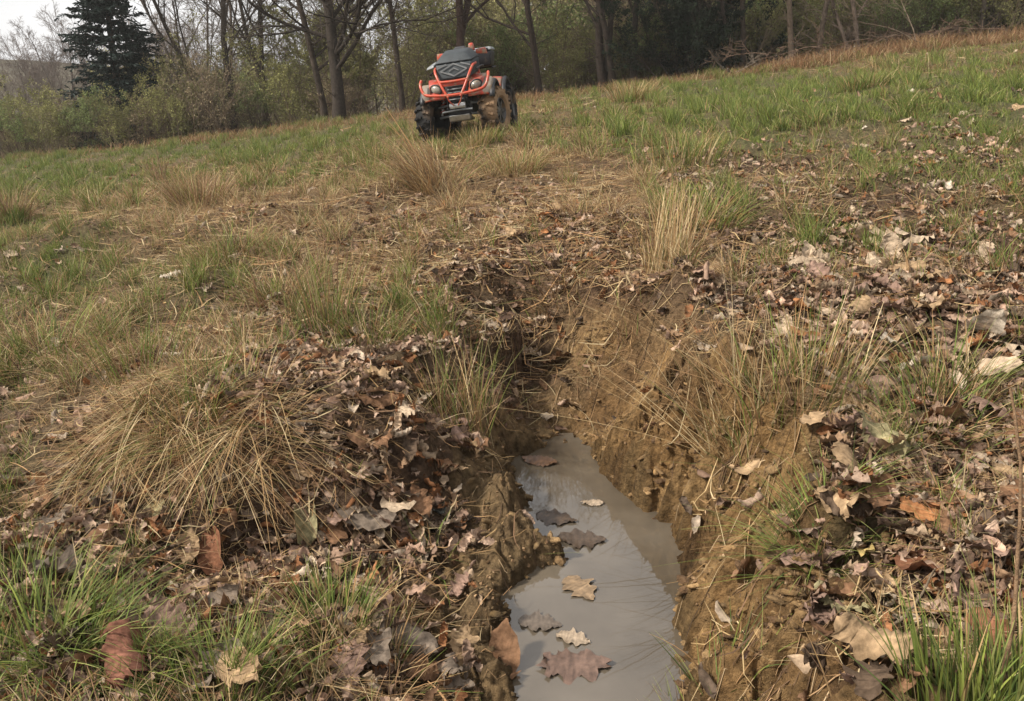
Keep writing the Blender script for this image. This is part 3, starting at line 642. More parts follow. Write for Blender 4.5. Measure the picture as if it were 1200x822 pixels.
T(950, 450, 170, .30, .16, (.35, .6, .05), .22, .25, wd=.0038, label='fine upright tuft right of the fanning straw clump')
T(45, 765, 380, .22, .14, (.95, .05, 0), .35, .8, wd=.005, label='lush green tuft with broad blades before the straw mound')
T(118, 790, 260, .16, .12, (.95, .05, 0), .45, .8, wd=.005, label='small green tuft beside the crumpled red brown leaf')
T(262, 800, 420, .15, .14, (.95, .05, 0), .25, .5, wd=.004, label='bright green upright tuft nearest the camera on the left')
T(392, 740, 280, .17, .09, (.85, .15, 0), .25, .4, wd=.004, label='small bright green tuft on the low left bank')
T(20, 700, 300, .16, .14, (.9, .1, 0), .4, .8, wd=.004, label='green tuft at the edge under the outer skirt of straw')
T(455, 800, 200, .12, .10, (.2, .6, .2), .5, .8, wd=.004, label='scrubby straw tuft near the very large grey leaf')
T(505, 668, 40, .14, .06, (.8, .2, 0), .5, .8, wd=.005, label='few yellow green blades on the left mud shelf')
T(962, 625, 330, .16, .10, (.9, .1, 0), .5, .8, wd=.0035, label='mossy green tuft on the lip of the right mud bank')
T(1125, 850, 240, .22, .10, (.95, .05, 0), .18, .3, wd=.0045, label='upright fresh green blades at the foot of the right bank')
T(1196, 850, 240, .26, .10, (.95, .05, 0), .15, .3, wd=.0045, label='tall fresh green blades below the tall dry stalk')
T(835, 815, 160, .12, .12, (.6, .35, .05), .4, .6, wd=.0035, label='thin greenish tuft in the mud at the near right water edge')
T(795, 190, 330, .30, .42, (.75, .22, .03), .22, .3, wd=.007, label='tall green grass clump on the upper slope behind the trampled straw')
T(1092, 500, 260, .20, .14, (.55, .4, .05), .4, .6, wd=.0035, label='wispy green tuft among leaves on the right turf')
T(1110, 455, 200, .22, .12, (.5, .45, .05), .3, .5, wd=.0035, label='thin tuft beside the whitish rolled leaf')
T(600, 205, 500, .30, .3, (.35, .55, .10), .3, .5, wd=.007, label='mixed tuft below the right front wheel')
T(440, 192, 500, .32, .34, (.6, .3, .1), .25, .4, wd=.007, label='grass clump on the slope left of the quad bike')
T(560, 172, 320, .26, .22, (.45, .5, .05), .2, .3, wd=.007, label='grass tuft standing in front of the quad bike')
T(655, 325, 260, .18, .14, (.1, .3, .6), .5, .6, wd=.005, label='dark withered tuft over the head wall')
T(325, 350, 240, .24, .16, (.1, .4, .5), .35, .5, wd=.005, label='reddish brown withered tuft behind the tall rushes')
T(275, 300, 420, .24, .26, (.45, .25, .3), .35, .5, wd=.006, label='dark green tuft on the left slope below the brown rushes')
T(60, 420, 500, .26, .28, (.6, .2, .2), .4, .7, wd=.0045, label='dark green tuft at the left behind the straw mound')
T(1010, 105, 300, .30, .3, (.7, .25, .05), .3, .4, wd=.009, label='green tuft near the right crest')
T(740, 118, 400, .40, .4, (.2, .75, .05), .25, .3, wd=.010, label='tan grass clump on the crest right of the quad bike')

# single stalks and twigs
def stick(u, v, pts, r0, r1, colr, name, label, cat='twig', z=None):
    x, y, zz = on_ground(u, v)
    if z is not None: x, y = on_z(u, v, z); zz = z
    P = np.array([pts], float); K = 12; t = np.linspace(0, 1, K); s = np.linspace(0, 1, len(pts))
    PP = np.stack([np.interp(t, s, P[0, :, i]) for i in range(3)], 1); k3 = np.array([.25, .5, .25])
    for _ in range(3): PP[1:-1] = .25 * PP[:-2] + .5 * PP[1:-1] + .25 * PP[2:]
    PP[1:-1] += rng.normal(0, r0 * .5, (K - 2, 3))
    V, Q, Cc = tubes(PP[None], np.linspace(r0, r1, K)[None], 6, np.array(colr)); o = qobj(name, V, Q, Cc, M_bark); o.location = (x, y, zz)
    return tag(o, label, cat)
stick(1168, 850, [(0, 0, -.03), (.0, .02, .25), (-.02, .05, .48), (-.05, .08, .62)], .0042, .0022, (.30, .19, .11), 'dry_stalk', 'tall single dry stalk rising beside the pale frayed leaf', 'stalk')
stick(1145, 830, [(0, 0, -.02), (.01, .02, .12), (.0, .03, .22)], .003, .0015, (.26, .16, .10), 'dry_stalk', 'short dry stalk before the orange brown leaf', 'stalk')
stick(757, 656, [(0, 0, -.03), (.005, 0, .03), (.02, .02, .075)], .006, .004, (.12, .08, .045), 'twig', 'short stubby twig sticking up out of the water')
stick(1040, 745, [(0, 0, .01), (.08, .05, .03), (.17, .16, .05)], .004, .002, (.24, .18, .12), 'twig', 'pale twig lying over the hollow leaves of the right bank')
stick(1100, 655, [(-.05, 0, .03), (.1, -.03, .05), (.25, -.06, .05)], .004, .002, (.27, .18, .12), 'twig', 'thin brown twig crossing under the bright orange oak leaf')
stick(1010, 620, [(0, 0, 0), (.02, .05, .06), (.05, .12, .14)], .006, .004, (.22, .15, .09), 'twig', 'crooked twig beside the pale yellow cupped leaf')
stick(395, 665, [(-.12, -.05, .01), (.02, .0, .05), (.2, .06, .03)], .004, .002, (.20, .13, .08), 'twig', 'slender bare twig across wet litter of the left bank')
stick(440, 640, [(-.1, .1, .02), (.0, .0, .05), (.1, -.12, .02)], .0045, .002, (.21, .14, .09), 'twig', 'bent bare twig crossing the broad slate grey leaf')
stick(560, 470, [(-.35, -.05, .06), (-.1, 0, .09), (.08, .05, .07)], .006, .003, (.16, .10, .06), 'twig', 'brown stick lying across the grey green rush clump')
stick(350, 200, [(0, 0, 0), (.2, 0, .04), (.55, .1, .02)], .010, .005, (.30, .22, .15), 'twig', 'pale stick in grass on the far left slope')

# ------------------------------------------------------------------ trees and shrubs
def polyl(start, d, length, K, wob, up, seed=None):
    """start (N,3), d (N,3) unit, length (N,) -> (N,K,3)"""
    N = len(start); P = np.zeros((N, K, 3)); P[:, 0] = start; dd = d.copy(); st = length / (K - 1)
    for k in range(1, K):
        dd = dd + rng.normal(0, wob, (N, 3)); dd[:, 2] += up; dd /= np.linalg.norm(dd, axis=1, keepdims=True)
        P[:, k] = P[:, k - 1] + dd * st[:, None]
    return P
def children(P, Rr, n, t0, t1, ang, lf, rf, K, wob, up, minlen=.2, taper=True, flat=.5):
    N = P.shape[0]; Kp = P.shape[1]
    t = t0 + (t1 - t0) * ((np.arange(n)[None, :] + rng.random((N, n))) / n); s = t * (Kp - 1); i = np.minimum(s.astype(int), Kp - 2); f = (s - i)[..., None]
    ar = np.arange(N)[:, None]; S = P[ar, i] * (1 - f) + P[ar, i + 1] * f; T_ = P[ar, i + 1] - P[ar, i]; T_ /= np.linalg.norm(T_, axis=2, keepdims=True) + 1e-9
    Rs = Rr[ar, i] * (1 - f[..., 0]) + Rr[ar, i + 1] * f[..., 0]
    pl = np.linalg.norm(np.diff(P, axis=1), axis=2).sum(1)
    az = rng.random((N, n)) * 6.283; rv = np.stack([np.cos(az), np.sin(az), rng.normal(0, flat, (N, n))], 2)
    perp = rv - (rv * T_).sum(2, keepdims=True) * T_; perp /= np.linalg.norm(perp, axis=2, keepdims=True) + 1e-9
    an = ang * (.7 + .6 * rng.random((N, n)))[..., None]
    D = np.cos(an) * T_ + np.sin(an) * perp
    L_ = (pl[:, None] * lf * (1.15 - .6 * (t - t0) / max(t1 - t0, .01)) * (.6 + .7 * rng.random((N, n)))).clip(minlen)
    Pn = polyl(S.reshape(-1, 3), D.reshape(-1, 3), L_.ravel(), K, wob, up)
    r0 = (Rs * rf).ravel()
    Rn = r0[:, None] * np.linspace(1, .35, K)[None, :]
    return Pn, Rn
def bare_tree(h, r, seed, lean=(0, 0), first=.25, spread=.9, n=(9, 7, 7, 4), up=.06, bark=(.085, .065, .05), twigc=(.12, .085, .065), forks=0):
    global rng; keep = rng; rng = np.random.default_rng(seed)
    st = np.zeros((1 + forks, 3)); d = np.tile(np.array([[lean[0], lean[1], 1.]]), (1 + forks, 1))
    if forks: st[:, :2] += rng.normal(0, r * 1.1, (1 + forks, 2)); d[1:, :2] += rng.normal(0, .22, (forks, 2))
    d /= np.linalg.norm(d, axis=1, keepdims=True)
    P0 = polyl(st, d, np.full(len(st), h * .95), 12, .065, .04); R0 = r * np.linspace(1, .15, 12)[None] ** .8 * np.where(np.arange(len(st)) == 0, 1, .75)[:, None]
    R0[:, 0] *= 1.25
    P1, R1 = children(P0, R0, n[0], first, .95, spread, .50, .42, 9, .11, up); R1 = np.maximum(R1, .014)
    P2, R2 = children(P1, R1, n[1], .2, 1, .75, .46, .6, 6, .13, up * .8); R2 = np.maximum(R2, .009)
    P3, R3 = children(P2, R2, n[2], .2, 1, .7, .48, .62, 5, .13, up * .6); R3 = np.maximum(R3, .006)
    P4, R4 = children(P3, R3, n[3], .25, 1, .6, .55, .7, 3, .12, up * .5); R4 = np.maximum(R4, .0045)
    PE, RE = children(P0, R0 * 0 + .03, 26, .05, .95, 1.2, .09, .5, 4, .15, .05); PF, RF = children(PE, RE, 6, .2, 1, .8, .6, .6, 3, .15, .04); P3 = np.concatenate([P3]); rng = keep
    trunk = join([tubes(P0, R0, 10, np.array(bark))]); limbs = join([tubes(P1, R1, 6, np.array(bark)), tubes(P2, R2, 4, np.array(bark) * 1.1)])
    tw = join([tubes(P3, R3, 3, np.array(twigc)), tubes(P4, R4, 3, np.array(twigc) * 1.1), tubes(PE, RE, 3, np.array(twigc)), tubes(PF, np.maximum(RF, .005), 3, np.array(twigc))])
    return trunk, limbs, tw
def bearing(u, dist):
    zz = float(H(np.array([(u - 600) / FPX * dist * .95]), np.array([float(dist)]))[0]); return (u - 600) / FPX * (dist * cp - (zz + 1.2 - CAMZ) * sp_)
def tree_obj(name, u, dist, meshes, label, cat='tree', group=None, rot=0, sink=.2, scale=1):
    x = bearing(u, dist); z = float(H(np.array([x]), np.array([float(dist)]))[0])
    o = empty(name, (x, dist, z - sink), (0, 0, rot)); o.scale = (scale,) * 3; tag(o, label, cat, group)
    for pn, me in meshes:
        c = bpy.data.objects.new(pn, me); C.objects.link(c); c.parent = o
    return o
def tree_meshes(tr, extra=None):
    out = [('trunk', qmesh('trunk', *tr[0], M_bark)), ('limbs', qmesh('limbs', *tr[1], M_bark)), ('crown', qmesh('crown', *tr[2], M_twig))]
    return out + (extra or [])
TREES = [  # u, dist, height, radius, seed, lean, first, spread, n, forks, bark, label
 (394, 22.8, 8.5, .23, 1, (0, 0), .16, 1.1, (22, 9, 7, 4), 0, (.05, .04, .032), 'stout bare oak with low spreading limbs, left of the quad bike'),
 (378, 23.4, 8, .13, 2, (-.05, 0), .16, 1.0, (14, 8, 6, 4), 0, (.068, .052, .04), 'slimmer bare tree pressed against the stout bare oak'),
 (268, 28, 12, .15, 3, (-.05, 0), .22, .55, (11, 7, 7, 4), 2, (.09, .072, .058), 'bare many stemmed tree between the dark spruce and the stout oak'),
 (310, 29, 12, .14, 4, (.06, 0), .25, .6, (10, 7, 7, 4), 1, (.09, .072, .058), 'grey bare tree just left of the stout oak crown'),
 (226, 36, 10, .12, 5, (-.05, 0), .2, .6, (9, 7, 6, 4), 1, (.10, .08, .065), 'thin bare tree right beside the dark spruce'),
 (528, 22.8, 11, .17, 6, (.04, 0), .22, .7, (11, 7, 6, 4), 1, (.075, .05, .04), 'dark forked bare tree directly behind the quad bike'),
 (470, 24, 11, .11, 7, (-.03, 0), .25, .8, (9, 7, 6, 4), 0, (.085, .065, .05), 'slim bare tree left of the forked one behind the quad bike'),
 (634, 22.3, 9, .12, 8, (-.01, 0), .14, 1.25, (14, 8, 6, 3), 0, (.05, .038, .03), 'dark straight bare tree right of the quad bike with long side limbs'),
 (715, 22.8, 11, .15, 9, (-.04, 0), .15, .7, (10, 7, 6, 4), 2, (.065, .05, .04), 'clump of dark bare trunks beside the black evergreen'),
 (745, 23.4, 11, .12, 10, (.03, 0), .2, .7, (9, 7, 6, 4), 0, (.065, .05, .04), 'single dark trunk touching the black evergreen'),
 (935, 22.5, 9, .10, 12, (-.14, 0), .2, .7, (9, 6, 6, 3), 0, (.14, .105, .075), 'tan trunk leaning left behind the reddish grass of the crest'),
 (962, 23, 9, .09, 13, (-.10, 0), .2, .7, (9, 6, 6, 3), 0, (.13, .10, .075), 'second leaning tan trunk, right of the first'),
 (1012, 22.5, 8, .08, 14, (-.22, 0), .15, .8, (9, 6, 6, 3), 1, (.14, .105, .08), 'bent thin trunk with tangled branches above the brushwood'),
 (1075, 24, 9, .10, 15, (.05, 0), .15, .8, (10, 6, 6, 3), 1, (.10, .08, .06), 'bare scrubby tree behind the brushwood pile'),
 (1160, 24, 9, .10, 16, (-.05, 0), .15, .8, (10, 6, 6, 3), 1, (.10, .08, .06), 'bare scrubby tree in front of the green evergreens'),
 (870, 23.6, 9, .10, 17, (.05, 0), .15, .8, (10, 6, 6, 3), 1, (.085, .065, .05), 'bare tree right of the black evergreen'),
]
for (u, d_, h_, r_, sd2, ln, fi, spd, nn, fk, bk, lab) in TREES:
    bk = tuple(np.array(bk) * .95); h_ = min(h_, 9.5); r_ = r_ * .78
    tree_obj('bare_tree', u, d_, tree_meshes(bare_tree(h_, r_, sd2, ln, fi, spd, nn, .05, bk, tuple(np.array(bk) * 1.35), fk)), lab)
# farther bare trees seen against the sky, copies of three crowns
far_src = [tree_meshes(bare_tree(9, .12, 40 + i, (0, 0), .2, .6, (10, 7, 6, 4), .06, (.13, .105, .09), (.17, .135, .115), 2)) for i in range(3)]
for i, u in enumerate((12, 40, 62, 92, 165, 188, 205, 240, 290, 335, 420, 500, 600, 690, 830, 985, 1110)):
    tree_obj('bare_tree', u, 44 + 7 * ((i * 37) % 5) / 4, far_src[i % 3], 'far pale bare tree in the belt behind the thicket', 'tree', 'far bare trees behind the thicket', rot=i * 1.7, scale=(.62 + .18 * ((i * 13) % 4) / 3) if u < 360 else .95)

# conifers
def conifer(h, rad, seed, col=(.013, .024, .019), levels=34, dens=1.0):
    global rng; keep = rng; rng = np.random.default_rng(seed)
    P0 = polyl(np.zeros((1, 3)), np.array([[0, 0, 1.]]), np.array([h]), 10, .01, .05); R0 = .018 * h * np.linspace(1, .08, 10)[None]
    boughs = []; S, D, Ls = [], [], []
    for k in range(levels):
        t = .04 + .94 * k / levels; z = t * h; L_ = rad * (1 - t) ** .85 + .12; nb = int(9 - 3 * t)
        for j in range(nb):
            a = rng.random() * 6.283; S.append((0, 0, z)); D.append((math.cos(a), math.sin(a), .10 + .55 * t)); Ls.append(L_ * rng.uniform(.7, 1.12))
    S, D, Ls = np.array(S, float), np.array(D, float), np.array(Ls); D /= np.linalg.norm(D, axis=1, keepdims=True)
    PB = polyl(S, D, Ls, 7, .06, -.045); RB = (.012 + .012 * Ls)[:, None] * np.linspace(1, .3, 7)[None]
    PS, RS = children(PB, RB, int(14 * dens), .12, 1.0, .95, .36, .5, 4, .06, -.05, .1, flat=.12)
    # needle sprays: short fan quads along every side shoot
    n = PS.shape[0]; m = 9; t = rng.random((n, m)); s = t * 3; i = np.minimum(s.astype(int), 2); f = (s - i)[..., None]; ar = np.arange(n)[:, None]
    B = (PS[ar, i] * (1 - f) + PS[ar, i + 1] * f).reshape(-1, 3); dr = (PS[ar, i + 1] - PS[ar, i]).reshape(-1, 3); dr /= np.linalg.norm(dr, axis=1, keepdims=True)
    N = len(B); side = rng.normal(0, 1, (N, 3)); dd = dr + .75 * side / np.linalg.norm(side, axis=1, keepdims=True); dd[:, 2] = dd[:, 2] * .5 - .22; dd /= np.linalg.norm(dd, axis=1, keepdims=True)
    ln = rng.uniform(.10, .24, N)[:, None]; wv_ = np.cross(dd, rng.normal(0, 1, (N, 3))); wv_ /= np.linalg.norm(wv_, axis=1, keepdims=True); wd = rng.uniform(.018, .045, N)[:, None]
    V = np.stack([B - wv_ * wd * .4, B + wv_ * wd * .4, B + dd * ln * .7 + wv_ * wd, B + dd * ln * .9 - wv_ * wd * .6], 1).reshape(-1, 3); Q = np.arange(N * 4).reshape(-1, 4)
    c = np.repeat(np.array(col)[None] * (1 + .35 * rng.normal(size=(N, 1))).clip(.4, 2), 4, axis=0)
    rng = keep
    return [('trunk', qmesh('trunk', *tubes(P0, R0, 8, np.array((.06, .045, .035))), M_bark)), ('boughs', qmesh('boughs', *tubes(PB, RB, 4, np.array((.05, .04, .03))), M_bark)), ('crown', qmesh('crown', V, Q, c, M_needle, False))]
SP = conifer(10.5, 2.25, 60, levels=34, dens=1.8)
tree_obj('spruce_tree', 144, 26.5, SP, 'tall dark spruce standing alone above the thicket', 'tree', sink=.3, scale=.80)
tree_obj('spruce_tree', -22, 34, SP, 'dark spruce mostly cut off by the left frame edge', 'tree', rot=2, sink=.6, scale=.72)

# leafy shrubs of the thicket
def shrub(w_, h_, seed, leafc, n_leaf=5200, stems=11, twigc=(.10, .075, .05), lsize=.045):
    global rng; keep = rng; rng = np.random.default_rng(seed)
    st = np.zeros((stems, 3)); st[:, 0] = rng.normal(0, w_ * .18, stems); st[:, 1] = rng.normal(0, w_ * .15, stems)
    d = np.stack([st[:, 0] / w_ * 1.3 + rng.normal(0, .15, stems), rng.normal(0, .25, stems), np.ones(stems)], 1); d /= np.linalg.norm(d, axis=1, keepdims=True)
    P0 = polyl(st, d, h_ * rng.uniform(.6, 1.0, stems), 8, .07, .02); R0 = np.linspace(.03, .008, 8)[None] * rng.uniform(.6, 1.2, stems)[:, None]
    P1, R1 = children(P0, R0, 9, .08, 1, .75, .42, .6, 5, .12, .05); R1 = np.maximum(R1, .006)
    P2, R2 = children(P1, R1, 7, .15, 1, .7, .5, .65, 4, .12, .05); R2 = np.maximum(R2, .0045)
    # leaf flecks on the twigs, thinned by a clump noise so gaps show
    n = P2.shape[0]; ii = rng.integers(0, n, n_leaf); tt = rng.random(n_leaf) * 3; i = np.minimum(tt.astype(int), 2); f = (tt - i)[:, None]
    B = P2[ii, i] * (1 - f) + P2[ii, i + 1] * f + rng.normal(0, .06, (n_leaf, 3))
    k = vnoise(B[:, 0] * 1.6 + B[:, 1] * .8, B[:, 2] * 1.6, seed) > .30; B = B[k]; N = len(B)
    a = rng.normal(0, 1, (N, 3)); a /= np.linalg.norm(a, axis=1, keepdims=True); b_ = np.cross(a, rng.normal(0, 1, (N, 3))); b_ /= np.linalg.norm(b_, axis=1, keepdims=True)
    s_ = (lsize * rng.uniform(.5, 1.4, N))[:, None]
    V = np.stack([B - a * s_, B - b_ * s_ * .45, B + a * s_, B + b_ * s_ * .45], 1).reshape(-1, 3)
    cl = vnoise(B[:, 0] * 2.2, B[:, 2] * 2.2, seed + 5)[:, None]
    c = np.repeat(np.array(leafc)[None] * (.7 + .6 * cl) * (1 + .25 * rng.normal(size=(N, 1))).clip(.4, 1.8), 4, axis=0)
    rng = keep
    return [('stems', qmesh('stems', *join([tubes(P0, R0, 5, np.array(twigc)), tubes(P1, R1, 3, np.array(twigc) * 1.1), tubes(P2, R2, 3, np.array(twigc) * 1.25)]), M_twig)),
            ('foliage', qmesh('foliage', V, np.arange(N * 4).reshape(-1, 4), c, M_fol, False))]
OLIVE = (.225, .22, .085); YEL = (.30, .28, .12); BRN = (.25, .20, .12)
S_ol = [shrub(3.4, 3.6, 70 + i, OLIVE, 9000, 11, (.16, .125, .085)) for i in range(3)]
S_yl = [shrub(2.8, 3.9, 80 + i, YEL, 6500, 11, (.17, .135, .09)) for i in range(2)]
S_br = [shrub(3.2, 3.4, 85 + i, BRN, 4500, 14, (.17, .125, .09)) for i in range(2)]
S_gr = [shrub(3.0, 3.6, 88 + i, (.165, .20, .075), 9000) for i in range(2)]
def row(spec, kinds, grp):
    for i, (u, d_, sc, kd) in enumerate(spec):
        src, lab = kinds[kd]; me = src[i % len(src)]
        tree_obj('shrub', u, d_, me, lab, 'shrub', grp, rot=(i * 2.4) % 6.28, sink=.15, scale=sc)
K_ = {'o': (S_ol, 'olive green shrub just coming into leaf in the thicket'), 'y': (S_yl, 'yellowish budding shrub in the thicket'), 'b': (S_br, 'bare brown twiggy shrub in the thicket'), 'g': (S_gr, 'greener leafy shrub in the thicket')}
ks = 'obogyobgobyogboobgyoobgobyogbogobyobgob'
spec = []
for i in range(26): spec.append((-60 + i * 52 + 14 * math.sin(i * 2.7), 25.6 + 1.3 * math.sin(i * 1.9) + (1.2 if i < 7 else 0), .62 + .12 * math.sin(i * 3.3), ks[i]))
for i in range(24): spec.append((-40 + i * 54 + 14 * math.sin(i * 4.7), 30.5 + 1.6 * math.sin(i * 1.3), (.80 if i < 7 else 1.2) + .12 * math.sin(i * 2.3), ks[(i * 5 + 3) % 38]))
for i in range(20): spec.append((-40 + i * 64 + 14 * math.sin(i * 5.7), 37 + 2 * math.sin(i * 1.1), (.85 if i < 9 else 1.6) + .15 * math.sin(i * 2.9), ks[(i * 7 + 1) % 38]))
for i in range(18): spec.append((560 + i * 38 + 12 * math.sin(i * 4.1), 24.6 + .9 * math.sin(i * 2.3), .50 + .10 * math.sin(i * 1.7), 'oyobogyo'[i % 8]))
spec += [(60, 24.6, .50, 'o'), (100, 24.9, .54, 'g'), (138, 24.5, .50, 'o'), (172, 24.8, .52, 'b'), (205, 24.9, .58, 'o'), (20, 24.8, .5, 'g')]
row(spec, K_, 'shrubs of the thicket behind the crest')
tree_obj('shrub', 238, 27, S_yl[0], 'tall yellow budding shrub right of the dark spruce', 'shrub', rot=1, scale=.95)
# black evergreen and the green evergreens
EV = shrub(3.0, 4.4, 95, (.022, .032, .018), 26000, 14, (.04, .03, .025), .06)
tree_obj('evergreen_bush', 806, 22.8, EV, 'nearly black evergreen bush beside the dark bare trunks', 'bush', rot=.5, scale=.62)
tree_obj('evergreen_bush', 812, 26, EV, 'black evergreen rising behind the nearly black bush', 'bush', rot=2.5, scale=.95)
EG = shrub(3.4, 4.0, 97, (.035, .065, .022), 24000, 14, (.05, .04, .03), .06)
tree_obj('evergreen_bush', 1180, 26, EG, 'deep green evergreen at the right edge of the wood', 'bush', rot=.5, scale=1.1)
tree_obj('evergreen_bush', 1110, 28, EG, 'deep green evergreen above the brushwood pile', 'bush', rot=2.5, scale=1.1)
# far wood closing the view: one mass
def far_wood():
    N = 520; x = rng.uniform(-62, 62, N); y = rng.uniform(52, 66, N); z = H(x, y) - .5
    lf = sstep(-17, 6, x); h = (4.2 + 1.2 * fbm(x * .15, y * 0, 611, 2)) * (1 - lf) + 13 * lf; h = h * rng.uniform(.7, 1.1, N)
    d = np.stack([rng.normal(0, .06, N), rng.normal(0, .06, N), np.ones(N)], 1); d /= np.linalg.norm(d, axis=1, keepdims=True)
    P0 = polyl(np.stack([x, y, z], 1), d, h, 7, .04, .03); R0 = (.012 * h)[:, None] * np.linspace(1, .2, 7)[None]
    P1, R1 = children(P0, R0, 12, .12, 1, .6, .34, .5, 5, .1, .06); R1 = np.maximum(R1, .015)
    P2, R2 = children(P1, R1, 7, .15, 1, .7, .45, .6, 3, .12, .05); R2 = np.maximum(R2, .012)
    tw = join([tubes(P0, R0, 5, np.array((.13, .105, .085))), tubes(P1, R1, 3, np.array((.16, .125, .10))), tubes(P2, R2, 3, np.array((.18, .14, .11)))])
    n = P2.shape[0]; M = 150000; ii = rng.integers(0, n, M); B = P2[ii, 1] + rng.normal(0, .35, (M, 3)); keepm = rng.random(M) < (1 - sstep(2, 8, B[:, 2] - H(B[:, 0], B[:, 1]) )) * .9 + .10; B = B[keepm]; N = len(B)
    a = rng.normal(0, 1, (N, 3)); a /= np.linalg.norm(a, axis=1, keepdims=True); b_ = np.cross(a, rng.normal(0, 1, (N, 3))); b_ /= np.linalg.norm(b_, axis=1, keepdims=True); s_ = rng.uniform(.06, .14, N)[:, None]
    V = np.stack([B - a * s_, B - b_ * s_ * .5, B + a * s_, B + b_ * s_ * .5], 1).reshape(-1, 3)
    c = np.repeat(np.array([[.20, .19, .09]]) * rng.uniform(.5, 1.4, (N, 1)), 4, axis=0)
    return join([tw, (V, np.arange(N * 4).reshape(-1, 4), c)])
tag(qobj('distant_woods', *far_wood(), M_twig), 'far brown wood closing the view behind the thicket', 'woods', kind='stuff')

# brushwood and fallen branches at the crest
def branch_obj(name, u, dist, az, el, length, rad, seed, colr, label, cat='branch', n=(5, 5)):
    global rng; keep = rng; rng = np.random.default_rng(seed)
    x = bearing(u, dist); z = float(H(np.array([x]), np.array([float(dist)]))[0])
    d = np.array([[math.cos(az) * math.cos(el), math.sin(az) * math.cos(el), math.sin(el)]])
    P0 = polyl(np.zeros((1, 3)), d, np.array([length]), 9, .07, -.01); R0 = rad * np.linspace(1, .3, 9)[None]
    P1, R1 = children(P0, R0, n[0], .3, 1, .7, .4, .6, 5, .12, .02); P2, R2 = children(P1, R1, n[1], .2, 1, .7, .5, .6, 4, .12, .02); R2 = np.maximum(R2, .005)
    V, Q, c = join([tubes(P0, R0, 7, np.array(colr)), tubes(P1, R1, 5, np.array(colr)), tubes(P2, R2, 3, np.array(colr) * 1.1)]); rng = keep
    P_ = V[:, 2].min()
    o = qobj(name, V, Q, c, M_bark); o.location = (x, dist, z + .05 - max(P_, -.3) * (1 if el < .2 else 0)); return tag(o, label, cat)
branch_obj('fallen_branch', 868, 19.6, .75, .45, .9, .022, 201, (.20, .16, .12), 'short pale broken branch propped before the black evergreen')
branch_obj('fallen_branch', 862, 19.9, 2.2, .35, .8, .022, 202, (.05, .04, .03), 'black forked branch behind the short pale broken one')
branch_obj('fallen_branch', 1100, 19.8, 3.0, .22, 2.2, .018, 203, (.16, .12, .085), 'long arched branch reaching out over the brushwood')
branch_obj('fallen_branch', 1085, 20.2, 1.9, .9, 1.9, .014, 204, (.16, .12, .085), 'thin branch slanting up out of the brushwood')
for i, (u, az) in enumerate(((930, .2), (965, 2.9), (1000, .1), (1030, 3.3), (1070, .3), (1105, 2.8), (1140, .1), (1180, 3.0), (1085, .5), (990, 3.2), (905, 2.8))):
    branch_obj('dead_branch', u, 20.0 + .3 * (i % 3), az, .06 + .06 * (i % 3), 1.3, .012, 210 + i, (.15, .10, .07), 'reddish brown dead branch in the brushwood pile on the crest', n=(7, 6))['group'] = 'dead branches of the brushwood pile'
def fringe(N):
    u = rng.uniform(-40, 1260, N); y = rng.uniform(18.6, 21.4, N); x = (u - 600) / FPX * y * .96; z = H(x, y)
    k = rng.random(N) < np.clip(.25 + .75 * sstep(840, 960, u) + .6 * fbm(x * .8, y, 621, 2), 0, 1); x, y, z, u = x[k], y[k], z[k], u[k]; n = len(x)
    col = np.where((rng.random(n) < .5)[:, None], pick(np.array([[.24, .125, .065], [.20, .10, .05]]), n), pick(STRAW, n) * .8)
    return blades(np.stack([x, y, z], 1), .30 * rng.uniform(.4, 1.3, n) * (.7 + .4 * sstep(840, 980, u)), np.full(n, .010), rng.random(n) * 6.28, rng.gamma(2, .25, n).clip(0, 1.4), rng.random(n) * .8, col)
tag(qobj('dry_bracken', *fringe(30000), M_blade), 'reddish brown dry bracken and grass along the crest below the trees', 'bracken', kind='stuff')

# thin spring haze: one closed box round everything
bmh = bmesh.new(); bmesh.ops.create_cube(bmh, size=1.0)
for v_ in bmh.verts: v_.co = Vector((v_.co.x * 190, v_.co.y * 130 + 30, v_.co.z * 37 + 7.5))
meh = bpy.data.meshes.new('haze'); bmh.to_mesh(meh); bmh.free(); hz = bpy.data.objects.new('haze', meh); C.objects.link(hz); tag(hz, 'thin pale spring haze between the slope and the wood', 'haze', kind='stuff')
mh = bpy.data.materials.new('haze'); mh.use_nodes = True; nh = mh.node_tree; nh.nodes.clear(); oh = nh.nodes.new('ShaderNodeOutputMaterial'); vh = nh.nodes.new('ShaderNodeVolumePrincipled')
vh.inputs['Color'].default_value = (.92, .92, .88, 1); vh.inputs['Density'].default_value = .0009; vh.inputs['Anisotropy'].default_value = .2; nh.links.new(vh.outputs[0], oh.inputs['Volume']); meh.materials.append(mh)

# ------------------------------------------------------------------ quad bike
MUDC = (.23, .16, .095)
M_org = nodemat('orange_plastic', .42, .45, False, (.43, .052, .024), noise=(6, .6, 1.1, 9, .48, MUDC), coat=.15)
M_otube = nodemat('orange_painted_steel', .35, .5, False, (.50, .068, .030), noise=(8, .7, 1.1, 14, .54, MUDC))
M_blk = nodemat('black_plastic', .5, .4, False, (.020, .020, .022), noise=(8, .7, 1.4, 8, .62, (.12, .09, .06)))
M_bag = nodemat('dark_grey_fabric', .6, .35, False, (.032, .038, .041), noise=(10, .7, 1.4, 7, .70, (.13, .11, .09)))
M_gry = nodemat('grey_plastic', .45, .4, False, (.20, .21, .21), noise=(8, .8, 1.2, 9, .66, MUDC))
M_pale = nodemat('mud_splashed_pale_plastic', .6, .3, False, (.20, .17, .14), noise=(8, .7, 1.2, 11, .5, MUDC))
